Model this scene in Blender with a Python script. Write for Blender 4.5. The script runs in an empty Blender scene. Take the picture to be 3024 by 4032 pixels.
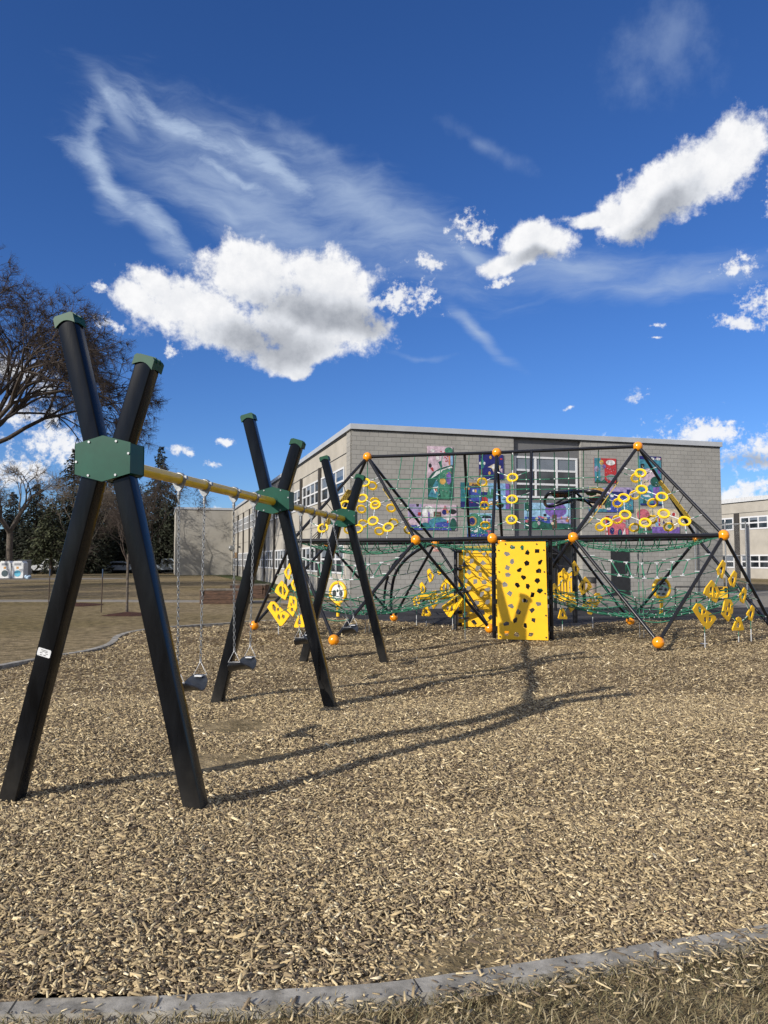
import bpy, bmesh, math, random
import numpy as np
from mathutils import Vector, Matrix
from mathutils.geometry import tessellate_polygon
random.seed(7); rng = np.random.default_rng(7)
S = bpy.context.scene
COL = S.collection
# ------------------------------------------------------------------ camera model (real lens, level roll, pitched up 3.57 deg)
FPX = 3028.0; CXP = 1512.0; CYP = 2016.0; TH = math.radians(3.57); EYE = Vector((0, 0, 1.65))
SN, CS = math.sin(TH), math.cos(TH)
def ray(px, py):
    v = CYP - py
    return Vector((px - CXP, FPX*CS - v*SN, FPX*SN + v*CS))
def P(px, py, Y):
    d = ray(px, py); return EYE + d*(Y/d.y)
def G(px, py, z=0.0):
    d = ray(px, py); return EYE + d*((z - EYE.z)/d.z)
def onplane(px, py, a, n):
    d = ray(px, py); return EYE + d*((a - EYE).dot(n)/d.dot(n))
# ------------------------------------------------------------------ materials
MATS = {}
def mat(name, col, rough=0.6, metal=0.0, var=0.12, scale=6.0, bump=0.0, bscale=40.0, spec=None, coat=0.0, stretch=None, col2=None, detail=5):
    if name in MATS: return MATS[name]
    m = bpy.data.materials.new(name); m.use_nodes = True
    nt = m.node_tree; b = nt.nodes['Principled BSDF']
    tc = nt.nodes.new('ShaderNodeTexCoord')
    vec = tc.outputs['Object']
    if stretch:
        mp = nt.nodes.new('ShaderNodeMapping'); mp.inputs['Scale'].default_value = stretch
        nt.links.new(vec, mp.inputs['Vector']); vec = mp.outputs[0]
    n = nt.nodes.new('ShaderNodeTexNoise'); n.inputs['Scale'].default_value = scale; n.inputs['Detail'].default_value = detail
    n.inputs['Roughness'].default_value = 0.62
    nt.links.new(vec, n.inputs['Vector'])
    r = nt.nodes.new('ShaderNodeValToRGB')
    c = Vector(col[:3]); lo = c*(1-var*1.6); hi = Vector(col2) if col2 else c*(1+var*1.2)
    r.color_ramp.elements[0].position = 0.3; r.color_ramp.elements[1].position = 0.7
    r.color_ramp.elements[0].color = (*lo, 1); r.color_ramp.elements[1].color = (*hi, 1)
    nt.links.new(n.outputs['Fac'], r.inputs['Fac']); nt.links.new(r.outputs['Color'], b.inputs['Base Color'])
    b.inputs['Roughness'].default_value = rough; b.inputs['Metallic'].default_value = metal
    if coat: b.inputs['Coat Weight'].default_value = coat; b.inputs['Coat Roughness'].default_value = 0.12
    if spec is not None: b.inputs['Specular IOR Level'].default_value = spec
    if bump:
        n2 = nt.nodes.new('ShaderNodeTexNoise'); n2.inputs['Scale'].default_value = bscale; n2.inputs['Detail'].default_value = 4
        nt.links.new(vec, n2.inputs['Vector'])
        bp = nt.nodes.new('ShaderNodeBump'); bp.inputs['Strength'].default_value = bump; bp.inputs['Distance'].default_value = 0.02
        nt.links.new(n2.outputs['Fac'], bp.inputs['Height']); nt.links.new(bp.outputs[0], b.inputs['Normal'])
    MATS[name] = m; return m
def flat(name, col, rough=0.75):
    return mat(name, col, rough, var=0.10, scale=9)
M_black = mat('black_powder_coat', (0.0045,0.005,0.007), 0.17, var=0.4, scale=3.5, stretch=(3,3,0.6), bump=0.03, bscale=7, col2=(0.007,0.008,0.010), spec=.18)
def scuff(m):
    nt=m.node_tree; b=nt.nodes['Principled BSDF']; src=b.inputs['Base Color'].links[0].from_socket
    tc=nt.nodes.new('ShaderNodeTexCoord'); mp=nt.nodes.new('ShaderNodeMapping'); mp.inputs['Scale'].default_value=(14,14,3.2); mp.inputs['Rotation'].default_value=(0,.24,0)
    nt.links.new(tc.outputs['Object'],mp.inputs[0]); n=nt.nodes.new('ShaderNodeTexNoise'); n.inputs['Scale'].default_value=2.2; n.inputs['Detail'].default_value=8; n.inputs['Roughness'].default_value=.8
    nt.links.new(mp.outputs[0],n.inputs['Vector']); r=nt.nodes.new('ShaderNodeValToRGB'); r.color_ramp.elements[0].position=.66; r.color_ramp.elements[1].position=.74
    nt.links.new(n.outputs['Fac'],r.inputs['Fac'])
    sp=nt.nodes.new('ShaderNodeSeparateXYZ'); nt.links.new(tc.outputs['Object'],sp.inputs[0]); mr=nt.nodes.new('ShaderNodeMapRange'); mr.inputs[1].default_value=.45; mr.inputs[2].default_value=.0; mr.inputs[3].default_value=.0; mr.inputs[4].default_value=.3
    nt.links.new(sp.outputs['Z'],mr.inputs[0]); n2=nt.nodes.new('ShaderNodeTexNoise'); n2.inputs['Scale'].default_value=9; n2.inputs['Detail'].default_value=6; nt.links.new(tc.outputs['Object'],n2.inputs['Vector'])
    mu=nt.nodes.new('ShaderNodeMath'); mu.operation='MULTIPLY'; nt.links.new(mr.outputs[0],mu.inputs[0]); nt.links.new(n2.outputs['Fac'],mu.inputs[1])
    ma=nt.nodes.new('ShaderNodeMath'); ma.operation='MULTIPLY_ADD'; ma.inputs[1].default_value=.22; nt.links.new(r.outputs[0],ma.inputs[0]); nt.links.new(mu.outputs[0],ma.inputs[2]); ma.use_clamp=True
    mx=nt.nodes.new('ShaderNodeMixRGB'); mx.inputs[2].default_value=(.13,.12,.105,1); nt.links.new(ma.outputs[0],mx.inputs[0]); nt.links.new(src,mx.inputs[1]); nt.links.new(mx.outputs[0],b.inputs['Base Color'])
    rr=nt.nodes.new('ShaderNodeMath'); rr.operation='MULTIPLY_ADD'; rr.inputs[1].default_value=.5; rr.inputs[2].default_value=b.inputs['Roughness'].default_value; nt.links.new(ma.outputs[0],rr.inputs[0]); nt.links.new(rr.outputs[0],b.inputs['Roughness'])
scuff(M_black)
M_strut = mat('black_tube_paint', (0.008,0.008,0.011), 0.28, var=0.2, scale=8)
M_green = mat('green_painted_steel', (0.006,0.062,0.040), 0.40, var=0.12, scale=5, spec=.22)
M_greenp = mat('green_plastic_cap', (0.004,0.058,0.030), 0.45, var=0.15, scale=12, spec=.25)
M_beam = mat('yellow_beam_paint', (0.74,0.48,0.02), 0.22, var=0.12, scale=5, stretch=(4,.6,4))
M_yel = mat('yellow_plastic', (0.86,0.50,0.016), 0.38, var=0.04, scale=5)
M_ring = mat('yellow_ring_plastic', (0.82,0.52,0.015), 0.35, var=0.05, scale=12)
M_mem = mat('yellow_rubber_belt', (0.50,0.34,0.04), 0.6, var=0.15, scale=15)
M_ball = mat('orange_ball_paint', (0.85,0.30,0.006), 0.22, var=0.08, scale=14, coat=0.5)
M_rope = mat('green_rope', (0.025,0.17,0.10), 0.7, var=0.3, scale=60)
M_droptube = mat('dark_rope', (0.012,0.016,0.014), 0.7, var=0.3, scale=60)
M_alu = mat('aluminium_fitting', (0.58,0.59,0.60), 0.45, metal=0.35, var=0.1)
M_galv = mat('galvanised_steel', (0.27,0.28,0.29), 0.42, metal=0.7, var=0.25, scale=25)
M_seat = mat('black_rubber_seat', (0.024,0.030,0.042), 0.40, var=0.2, scale=20)
M_conc = mat('kerb_concrete', (0.29,0.275,0.245), 0.95, var=0.38, scale=9, bump=0.10, bscale=160, spec=.2)
M_white = mat('white_window_frame', (0.62,0.63,0.65), 0.5, var=0.05)
M_fasc = mat('grey_metal_fascia', (0.40,0.42,0.45), 0.45, var=0.06, scale=1.2)
M_dark = mat('dark_trim', (0.018,0.018,0.018), 0.6, var=0.2)
M_pil = mat('dark_brown_pilaster', (0.042,0.037,0.033), 0.8, var=0.3, scale=2)
M_stuc = mat('beige_stucco', (0.38,0.355,0.31), 0.92, var=0.10, scale=0.7, bump=0.2, bscale=25)
M_wing = mat('grey_beige_stucco', (0.30,0.285,0.255), 0.92, var=0.10, scale=0.6, bump=0.2, bscale=25)
M_grey = mat('grey_panel', (0.135,0.135,0.14), 0.7, var=0.08, scale=2)
M_door = mat('dark_door_paint', (0.016,0.018,0.021), 0.5, var=0.2)
M_timber = mat('weathered_red_timber', (0.075,0.040,0.025), 0.85, var=0.5, scale=5, stretch=(1,6,6))
M_timber2 = mat('weathered_grey_timber', (0.16,0.14,0.12), 0.9, var=0.4, scale=8)
M_bark = mat('grey_bark', (0.10,0.082,0.066), 0.95, var=0.4, scale=12, bump=0.6, bscale=30)
M_barkd = mat('dark_bark', (0.055,0.042,0.034), 0.95, var=0.4, scale=8, bump=0.5, bscale=20)
M_twig = mat('twigs', (0.040,0.029,0.024), 0.95, var=0.3, scale=2, col2=(0.078,0.056,0.044))
M_twigp = mat('pale_twigs', (0.16,0.13,0.10), 0.95, var=0.3, scale=2)
M_needle = mat('spruce_needles', (0.014,0.020,0.011), 0.9, var=0.45, scale=1.1, col2=(0.030,0.037,0.018))
M_needle2 = mat('pine_needles', (0.045,0.052,0.022), 0.9, var=0.4, scale=1.5)
M_carw = mat('white_car_paint', (0.50,0.51,0.52), 0.25, var=0.05, coat=0.6)
M_carb = mat('blue_grey_car_paint', (0.20,0.24,0.30), 0.25, var=0.05, coat=0.6)
M_glass_car = mat('car_glass', (0.012,0.014,0.016), 0.08, var=0.1)
M_tyre = mat('tyre_rubber', (0.012,0.012,0.012), 0.8)
M_binw = mat('white_bin_steel', (0.62,0.63,0.64), 0.4, var=0.10, scale=4)
M_bing = mat('grey_bin_side', (0.22,0.23,0.25), 0.5, var=0.1)
def glassmat():
    m = bpy.data.materials.new('window_glass'); m.use_nodes = True
    b = m.node_tree.nodes['Principled BSDF']
    nt = m.node_tree; tc = nt.nodes.new('ShaderNodeTexCoord'); n = nt.nodes.new('ShaderNodeTexNoise'); n.inputs['Scale'].default_value = 0.9
    nt.links.new(tc.outputs['Object'], n.inputs['Vector'])
    r = nt.nodes.new('ShaderNodeValToRGB'); r.color_ramp.elements[0].color = (0.012,0.015,0.019,1); r.color_ramp.elements[1].color = (0.06,0.07,0.08,1)
    r.color_ramp.elements[0].position=.4; r.color_ramp.elements[1].position=.65
    nt.links.new(n.outputs['Fac'], r.inputs['Fac']); nt.links.new(r.outputs[0], b.inputs['Base Color'])
    b.inputs['Roughness'].default_value = 0.04; b.inputs['Specular IOR Level'].default_value = 0.6
    return m
M_glass = glassmat()
M_blind = mat('window_blind', (0.15,0.175,0.21), 0.25, var=0.1, scale=2)
def blockmat():
    m = bpy.data.materials.new('grey_block_wall'); m.use_nodes = True
    nt = m.node_tree; b = nt.nodes['Principled BSDF']
    tc = nt.nodes.new('ShaderNodeTexCoord'); sp = nt.nodes.new('ShaderNodeSeparateXYZ'); cb = nt.nodes.new('ShaderNodeCombineXYZ')
    nt.links.new(tc.outputs['Object'], sp.inputs[0])
    ad = nt.nodes.new('ShaderNodeMath'); ad.operation = 'ADD'
    nt.links.new(sp.outputs['X'], ad.inputs[0]); nt.links.new(sp.outputs['Y'], ad.inputs[1])
    nt.links.new(ad.outputs[0], cb.inputs['X']); nt.links.new(sp.outputs['Z'], cb.inputs['Y'])
    br = nt.nodes.new('ShaderNodeTexBrick'); br.offset = 0.5
    br.inputs['Scale'].default_value = 1.0; br.inputs['Brick Width'].default_value = 0.40; br.inputs['Row Height'].default_value = 0.20
    br.inputs['Mortar Size'].default_value = 0.007; br.inputs['Mortar Smooth'].default_value = 0.3
    br.inputs['Color1'].default_value = (0.275,0.268,0.25,1); br.inputs['Color2'].default_value = (0.305,0.297,0.277,1)
    br.inputs['Mortar'].default_value = (0.15,0.147,0.137,1)
    nt.links.new(cb.outputs[0], br.inputs['Vector'])
    n = nt.nodes.new('ShaderNodeTexNoise'); n.inputs['Scale'].default_value = 0.8; n.inputs['Detail'].default_value = 6
    nt.links.new(tc.outputs['Object'], n.inputs['Vector'])
    mx = nt.nodes.new('ShaderNodeMixRGB'); mx.blend_type = 'MULTIPLY'; mx.inputs[0].default_value = 0.35
    nt.links.new(br.outputs['Color'], mx.inputs[1]); nt.links.new(n.outputs['Fac'], mx.inputs[2])
    gm = nt.nodes.new('ShaderNodeMixRGB'); gm.blend_type='MULTIPLY'; gm.inputs[0].default_value=1; gm.inputs[2].default_value=(1.2,1.2,1.2,1)
    nt.links.new(mx.outputs[0], gm.inputs[1])
    nt.links.new(gm.outputs[0], b.inputs['Base Color']); b.inputs['Roughness'].default_value = 0.9
    bp = nt.nodes.new('ShaderNodeBump'); bp.inputs['Strength'].default_value = 0.6; bp.inputs['Distance'].default_value = 0.01
    iv = nt.nodes.new('ShaderNodeMath'); iv.operation='SUBTRACT'; iv.inputs[0].default_value=1
    nt.links.new(br.outputs['Fac'], iv.inputs[1]); nt.links.new(iv.outputs[0], bp.inputs['Height']); nt.links.new(bp.outputs[0], b.inputs['Normal'])
    return m
M_block = blockmat()
def groundmat(name, stops, scale, detail=10, scale2=None, rough=0.95, bump=0.4, bscale=60, stretch=None, patch=None, pscale=0.25):
    m = bpy.data.materials.new(name); m.use_nodes = True
    nt = m.node_tree; b = nt.nodes['Principled BSDF']; b.inputs['Roughness'].default_value = rough; b.inputs['Specular IOR Level'].default_value = 0.2
    tc = nt.nodes.new('ShaderNodeTexCoord'); vec = tc.outputs['Object']
    if stretch:
        mp = nt.nodes.new('ShaderNodeMapping'); mp.inputs['Scale'].default_value = stretch; nt.links.new(vec, mp.inputs['Vector']); vec = mp.outputs[0]
    n = nt.nodes.new('ShaderNodeTexNoise'); n.inputs['Scale'].default_value = scale; n.inputs['Detail'].default_value = detail; n.inputs['Roughness'].default_value = 0.75
    nt.links.new(vec, n.inputs['Vector'])
    r = nt.nodes.new('ShaderNodeValToRGB'); cr = r.color_ramp
    while len(cr.elements) < len(stops): cr.elements.new(0.5)
    for e, (p, c) in zip(cr.elements, stops): e.position = p; e.color = (*c, 1)
    nt.links.new(n.outputs['Fac'], r.inputs['Fac']); out = r.outputs[0]
    if patch:
        n3 = nt.nodes.new('ShaderNodeTexNoise'); n3.inputs['Scale'].default_value = pscale; n3.inputs['Detail'].default_value = 5
        nt.links.new(tc.outputs['Object'], n3.inputs['Vector'])
        r3 = nt.nodes.new('ShaderNodeValToRGB'); r3.color_ramp.elements[0].position=.45; r3.color_ramp.elements[1].position=.62
        nt.links.new(n3.outputs['Fac'], r3.inputs['Fac'])
        mx = nt.nodes.new('ShaderNodeMixRGB'); mx.blend_type='MULTIPLY'; mx.inputs[2].default_value=(*patch,1)
        nt.links.new(r3.outputs[0], mx.inputs[0]); nt.links.new(out, mx.inputs[1]); out = mx.outputs[0]
    nt.links.new(out, b.inputs['Base Color'])
    n2 = nt.nodes.new('ShaderNodeTexNoise'); n2.inputs['Scale'].default_value = bscale; n2.inputs['Detail'].default_value = 4
    nt.links.new(tc.outputs['Object'], n2.inputs['Vector'])
    bp = nt.nodes.new('ShaderNodeBump'); bp.inputs['Strength'].default_value = bump; bp.inputs['Distance'].default_value = 0.03
    nt.links.new(n2.outputs['Fac'], bp.inputs['Height']); nt.links.new(bp.outputs[0], b.inputs['Normal'])
    return m
M_lawn = groundmat('dry_lawn', [(0.30,(0.055,0.043,0.024)),(0.44,(0.15,0.115,0.062)),(0.56,(0.26,0.20,0.115)),(0.72,(0.42,0.335,0.20))], 4.5, patch=(0.72,0.72,0.58), pscale=0.12, bump=0.8, bscale=30)
M_lawn2 = groundmat('green_lawn', [(0.3,(0.03,0.045,0.014)),(0.6,(0.075,0.085,0.03)),(0.8,(0.13,0.12,0.05))], 3.0, bump=0.8, bscale=30)
M_mulch = groundmat('mulch_base', [(0.25,(0.05,0.037,0.025)),(0.45,(0.16,0.12,0.075)),(0.6,(0.34,0.26,0.16)),(0.8,(0.58,0.46,0.28))], 34.0, detail=6, bump=1.0, bscale=60, patch=(0.6,0.58,0.55), pscale=0.5)
M_rubber = groundmat('black_asphalt_play_surface', [(0.3,(0.022,0.022,0.025)),(0.6,(0.035,0.035,0.038)),(0.8,(0.06,0.06,0.062))], 6.0, bump=0.3, patch=(1.6,1.6,1.6), pscale=0.8)
M_pave = groundmat('pale_pavement', [(0.3,(0.17,0.155,0.135)),(0.7,(0.26,0.24,0.21))], 3.0, bump=0.2)
M_road = groundmat('road_asphalt', [(0.3,(0.045,0.045,0.045)),(0.7,(0.075,0.073,0.07))], 3.0, bump=0.2)
M_redm = groundmat('red_mulch', [(0.3,(0.02,0.010,0.007)),(0.55,(0.07,0.03,0.02)),(0.75,(0.22,0.12,0.08))], 14.0, bump=1.0)
# ------------------------------------------------------------------ mesh builder
WORLD = {}
class MB:
    def __init__(s): s.v = []; s.f = []; s.m = []; s.cur = 0; s.sm = []
    def add(s, vs, fs, smooth=False):
        o = len(s.v); s.v += [tuple(v) for v in vs]
        for f in fs: s.f.append(tuple(i+o for i in f)); s.m.append(s.cur); s.sm.append(smooth)
    def fbox(s, fn, a0, a1, d0, d1, z0, z1):
        vs = [fn(a,d,z) for z in (z0,z1) for d in (d0,d1) for a in (a0,a1)]
        s.add(vs, [(0,2,3,1),(4,5,7,6),(0,1,5,4),(2,6,7,3),(0,4,6,2),(1,3,7,5)])
    def box(s, c, size, R=None):
        hx,hy,hz = size[0]/2,size[1]/2,size[2]/2; c = Vector(c)
        def fn(a,d,z):
            v = Vector((a,d,z)); 
            return c + (R @ v if R else v)
        s.fbox(fn,-hx,hx,-hy,hy,-hz,hz)
    def tube(s, pts, r, n=8, caps=True, smooth=True, closed=False):
        pts = [Vector(p) for p in pts]; N = len(pts)
        rs = r if isinstance(r,(list,tuple)) else [r]*N
        vs = []; prev = None
        for i,p in enumerate(pts):
            if closed: t = pts[(i+1)%N]-pts[i-1]
            else: t = pts[min(i+1,N-1)]-pts[max(i-1,0)]
            t.normalize()
            if prev is None:
                up = Vector((0,0,1)) if abs(t.z)<0.9 else Vector((1,0,0))
                x = t.cross(up).normalized()
            else:
                x = (prev - t*prev.dot(t)).normalized()
            prev = x; y = t.cross(x)
            for k in range(n):
                a = 2*math.pi*k/n; vs.append(p + x*(math.cos(a)*rs[i]) + y*(math.sin(a)*rs[i]))
        fs = []
        rg = N if closed else N-1
        for i in range(rg):
            for k in range(n):
                j = (i+1)%N
                fs.append((i*n+k, i*n+(k+1)%n, j*n+(k+1)%n, j*n+k))
        s.add(vs, fs, smooth)
        if caps and not closed: s.add(vs[:n],[tuple(range(n))[::-1]]); s.add(vs[-n:],[tuple(range(n))])
    def sphere(s, c, r, n=20, m=12, sq=(1,1,1)):
        c = Vector(c); vs = []; fs = []
        for i in range(m+1):
            ph = math.pi*i/m
            for k in range(n):
                a = 2*math.pi*k/n
                vs.append(c+Vector((r*sq[0]*math.sin(ph)*math.cos(a), r*sq[1]*math.sin(ph)*math.sin(a), r*sq[2]*math.cos(ph))))
        for i in range(m):
            for k in range(n): fs.append((i*n+k,(i+1)*n+k,(i+1)*n+(k+1)%n,i*n+(k+1)%n))
        s.add(vs, fs, True)
    def plate(s, o, ux, uy, outer, holes, th):
        """polygon with holes in the frame o,ux,uy given thickness th (both ways /2)"""
        nrm = ux.cross(uy).normalized()*(th/2)
        loops = [outer]+holes
        tris = tessellate_polygon([[Vector((x,y,0)) for x,y in L] for L in loops])
        flatp = [p for L in loops for p in L]; n = len(flatp)
        vs = [o+ux*x+uy*y+nrm for x,y in flatp]+[o+ux*x+uy*y-nrm for x,y in flatp]
        fs = [tuple(t) for t in tris]+[tuple(i+n for i in t[::-1]) for t in tris]
        k = 0
        for L in loops:
            q = len(L)
            for i in range(q): a=k+i; b=k+(i+1)%q; fs.append((a,b,b+n,a+n))
            k += q
        s.add(vs, fs)
    def build(s, name, mats, parent=None, bevel=0.0, loc=None):
        if not isinstance(mats,(list,tuple)): mats=[mats]
        me = bpy.data.meshes.new(name); vs = s.v
        if loc is not None: vs = [tuple(Vector(v)-loc) for v in vs]
        me.from_pydata(vs, [], s.f)
        for m in mats: me.materials.append(m)
        me.polygons.foreach_set('material_index', s.m); me.polygons.foreach_set('use_smooth', s.sm)
        bm = bmesh.new(); bm.from_mesh(me); bmesh.ops.recalc_face_normals(bm, faces=bm.faces); bm.to_mesh(me); bm.free()
        me.update()
        o = bpy.data.objects.new(name, me); COL.objects.link(o)
        if parent: o.parent = parent
        elif loc is not None: o.location = loc
        if parent is not None and WORLD.get(parent.name): o.matrix_parent_inverse = Matrix.Translation(-Vector(parent.location))
        if bevel:
            md = o.modifiers.new('bevel','BEVEL'); md.width = bevel; md.segments = 2; md.limit_method='ANGLE'
        return o
def tag(o, label=None, cat=None, group=None, kind=None):
    if label: o['label']=label
    if cat: o['category']=cat
    if group: o['group']=group
    if kind: o['kind']=kind
    return o
def empty(name, loc, label, cat, group=None, rz=0):
    o = bpy.data.objects.new(name, None); COL.objects.link(o); o.location = loc; o.rotation_euler=(0,0,rz); o.empty_display_size=.2
    return tag(o,label,cat,group)
def lerp(a,b,t): return a+(b-a)*t
def copy_tree(o, parent=None):
    c = o.copy(); COL.objects.link(c)
    if parent: c.parent = parent
    for ch in list(o.children): copy_tree(ch, c)
    return c
# ------------------------------------------------------------------ ground
KTOP = [(-900,3956),(-400,3950),(0,3938),(600,3926),(1100,3900),(1500,3874),(1800,3834),(2000,3804),(2300,3758),(2560,3716),(2800,3680),(3024,3642),(3300,3590),(3800,3490)]
KLEFT = [(-700,2780),(-300,2690),(0,2628),(120,2606),(240,2585),(350,2567),(430,2545),(458,2528),(474,2509),(520,2493),(580,2482),(640,2474),(700,2470),(800,2463),(900,2457),(965,2451),(1070,2446),(1164,2442),(1250,2440)]
REDGE = [(1250,2440),(1500,2441),(1650,2450),(1800,2460),(2000,2467),(2300,2466),(2420,2450),(2540,2440),(2800,2438),(3024,2440),(3400,2446)]
ktop = [G(x,y).xy for x,y in KTOP]; kleft = [G(x,y).xy for x,y in KLEFT]; redge = [G(x,y).xy for x,y in REDGE]
poly = [tuple(p) for p in ktop] + [(14,9),(14,20.5)] + [tuple(p) for p in redge[::-1]] + [tuple(p) for p in kleft[::-1][1:]] + [(-9,7.0)]
PX = np.array([p[0] for p in poly]); PY = np.array([p[1] for p in poly])
def inside(x, y):
    x = np.asarray(x); y = np.asarray(y); c = np.zeros(x.shape, bool); n = len(PX); j = n-1
    for i in range(n):
        cond = ((PY[i] > y) != (PY[j] > y)) & (x < (PX[j]-PX[i])*(y-PY[i])/(PY[j]-PY[i]+1e-12)+PX[i]); c ^= cond; j = i
    return c
def hgt(x, y):
    return (0.030*np.sin(x*0.9+1.3*np.sin(y*0.6))*np.cos(y*0.75+0.5) + 0.016*np.sin(x*2.3+y*1.1) + 0.012*np.cos(y*3.1-x*1.7) + 0.006*np.sin(x*6.1+1)*np.sin(y*5.3)) - sum(.05*np.exp(-(((x-a)/.45)**2+((y-b)/.38)**2)) for a,b in ((-1.67,6.66),(-1.45,7.96),(-1.04,10.34),(-.5,11.64)))
def npmesh(name, V, F, mats, nper, kind=None, label=None, smooth=False, parent=None, attr=None):
    me = bpy.data.meshes.new(name); V = np.asarray(V,dtype=np.float32); F = np.asarray(F,dtype=np.int32)
    me.vertices.add(len(V)); me.vertices.foreach_set('co', V.ravel())
    me.loops.add(F.size); me.loops.foreach_set('vertex_index', F.ravel())
    me.polygons.add(len(F)); me.polygons.foreach_set('loop_start', np.arange(0,F.size,nper,dtype=np.int32))
    me.polygons.foreach_set('loop_total', np.full(len(F),nper,dtype=np.int32))
    if smooth: me.polygons.foreach_set('use_smooth', np.ones(len(F),bool))
    if attr is not None:
        a = me.attributes.new('tone','FLOAT','POINT'); a.data.foreach_set('value', np.asarray(attr,dtype=np.float32))
    me.update(calc_edges=True); me.validate()
    for m in (mats if isinstance(mats,(list,tuple)) else [mats]): me.materials.append(m)
    o = bpy.data.objects.new(name, me); COL.objects.link(o)
    if kind: o['kind']=kind
    if label: o['label']=label
    if parent: o.parent = parent
    return o
# one lawn sheet to the horizon
mb = MB(); mb.add([(-900,-200,-.045),(900,-200,-.045),(900,1500,-.045),(-900,1500,-.045)],[(0,1,2,3)])
tag(mb.build('lawn', M_lawn), kind='structure')
# mulch sheet as a grid clipped to the bed
st = 0.08; gx = np.arange(-13,14.3,st); gy = np.arange(1.6,23.5,st)
XX,YY = np.meshgrid(gx,gy); ins = inside(XX+st/2,YY+st/2)
idx = np.arange(XX.size).reshape(XX.shape)
cells = np.argwhere(ins[:-1,:-1]); F = np.stack([idx[cells[:,0],cells[:,1]],idx[cells[:,0],cells[:,1]+1],idx[cells[:,0]+1,cells[:,1]+1],idx[cells[:,0]+1,cells[:,1]]],1)
V = np.stack([XX.ravel(),YY.ravel(),hgt(XX.ravel(),YY.ravel())-0.004],1)
npmesh('wood_chip_bed', V, F, M_mulch, 4, kind='structure', smooth=True)
# chips
def chipmat():
    m = bpy.data.materials.new('wood_chip'); m.use_nodes=True; nt=m.node_tree; b=nt.nodes['Principled BSDF']
    a = nt.nodes.new('ShaderNodeAttribute'); a.attribute_name='tone'
    r = nt.nodes.new('ShaderNodeValToRGB'); cr=r.color_ramp
    st = [(0,(0.085,0.064,0.048)),(0.22,(0.20,0.153,0.102)),(0.45,(0.31,0.24,0.14)),(0.62,(0.45,0.35,0.20)),(0.80,(0.58,0.47,0.28)),(0.93,(0.75,0.63,0.40)),(1.0,(0.80,0.69,0.48))]
    while len(cr.elements)<len(st): cr.elements.new(.5)
    for e,(p,c) in zip(cr.elements,st): e.position=p; e.color=(*c,1)
    tc = nt.nodes.new('ShaderNodeTexCoord'); n = nt.nodes.new('ShaderNodeTexNoise'); n.inputs['Scale'].default_value=180; n.inputs['Detail'].default_value=2
    nt.links.new(tc.outputs['Object'], n.inputs['Vector'])
    mx = nt.nodes.new('ShaderNodeMixRGB'); mx.blend_type='OVERLAY'; mx.inputs[0].default_value=0.35
    nt.links.new(a.outputs['Fac'], r.inputs['Fac']); nt.links.new(r.outputs[0], mx.inputs[1]); nt.links.new(n.outputs['Fac'], mx.inputs[2])
    nt.links.new(mx.outputs[0], b.inputs['Base Color']); b.inputs['Roughness'].default_value=0.85; b.inputs['Specular IOR Level'].default_value=0.25
    return m
M_chip = chipmat()
def chips(n, y0, y1, slope=0.62, off=0.8, Lm=0.032, full3d=True, xy=None, lift=0.0):
    if xy is None:
        y = np.sqrt(rng.uniform(y0*y0,y1*y1,n)); x = rng.uniform(-1,1,n)*(y*slope+off)
        k = inside(x,y); x=x[k]; y=y[k]
    else: x,y = xy
    n = len(x)
    L = Lm*np.minimum(rng.lognormal(-.05,0.55,n),3.2); Wd = L*rng.uniform(0.16,0.42,n); T = Wd*rng.uniform(0.25,0.6,n)
    Wd = np.minimum(Wd,0.014*Lm/0.032)
    ang = rng.uniform(0,2*np.pi,n); tilt = rng.normal(0,0.28,n); roll = rng.normal(0,0.5,n)
    ux = np.stack([np.cos(ang)*np.cos(tilt),np.sin(ang)*np.cos(tilt),np.sin(tilt)],1)
    s0 = np.stack([-np.sin(ang),np.cos(ang),np.zeros(n)],1); up = np.cross(ux,s0)
    uy = s0*np.cos(roll)[:,None]+up*np.sin(roll)[:,None]; uz = np.cross(ux,uy)
    z = hgt(x,y)+0.002+np.abs(rng.normal(0,0.006,n))*(Lm/0.032)+lift+np.abs(np.sin(tilt))*L*0.25
    c = np.stack([x,y,z],1)
    taper = rng.uniform(0.35,1.0,n); skew = rng.uniform(-.3,.3,n)
    def pt(a,b,cc,tp=1.0): return c+ux*(a*L/2)[:,None]+uy*(b*Wd/2)[:,None]+uz*(cc*T/2)[:,None]
    one = np.ones(n); tone = np.clip(np.where(rng.random(n)<.36,rng.normal(.25,.13,n),rng.normal(.60,.18,n)),0,1)
    if full3d:
        A = [pt(-one,-one*taper,-one),pt(one+skew,-one,-one),pt(one-skew,one,-one),pt(-one,one*taper,-one),
             pt(-one*.94,-one*taper*.9,one),pt((one+skew)*.93,-one*.9,one),pt((one-skew)*.93,one*.9,one),pt(-one*.94,one*taper*.9,one)]
        V = np.stack(A,1).reshape(-1,3); b = (np.arange(n)*8)[:,None,None]
        F = (np.array([[4,5,6,7],[0,1,5,4],[1,2,6,5],[2,3,7,6],[3,0,4,7]])[None]+b).reshape(-1,4); return V,F,np.repeat(tone,8)
    A = [pt(-one,-one*taper,0*one),pt(one+skew,-one,0*one),pt(one-skew,one,0*one),pt(-one,one*taper,0*one)]
    V = np.stack(A,1).reshape(-1,3); F = (np.arange(n)*4)[:,None]+np.array([[0,1,2,3]]); return V,F,np.repeat(tone,4)
Vs=[];Fs=[];Ts=[];o=0
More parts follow.
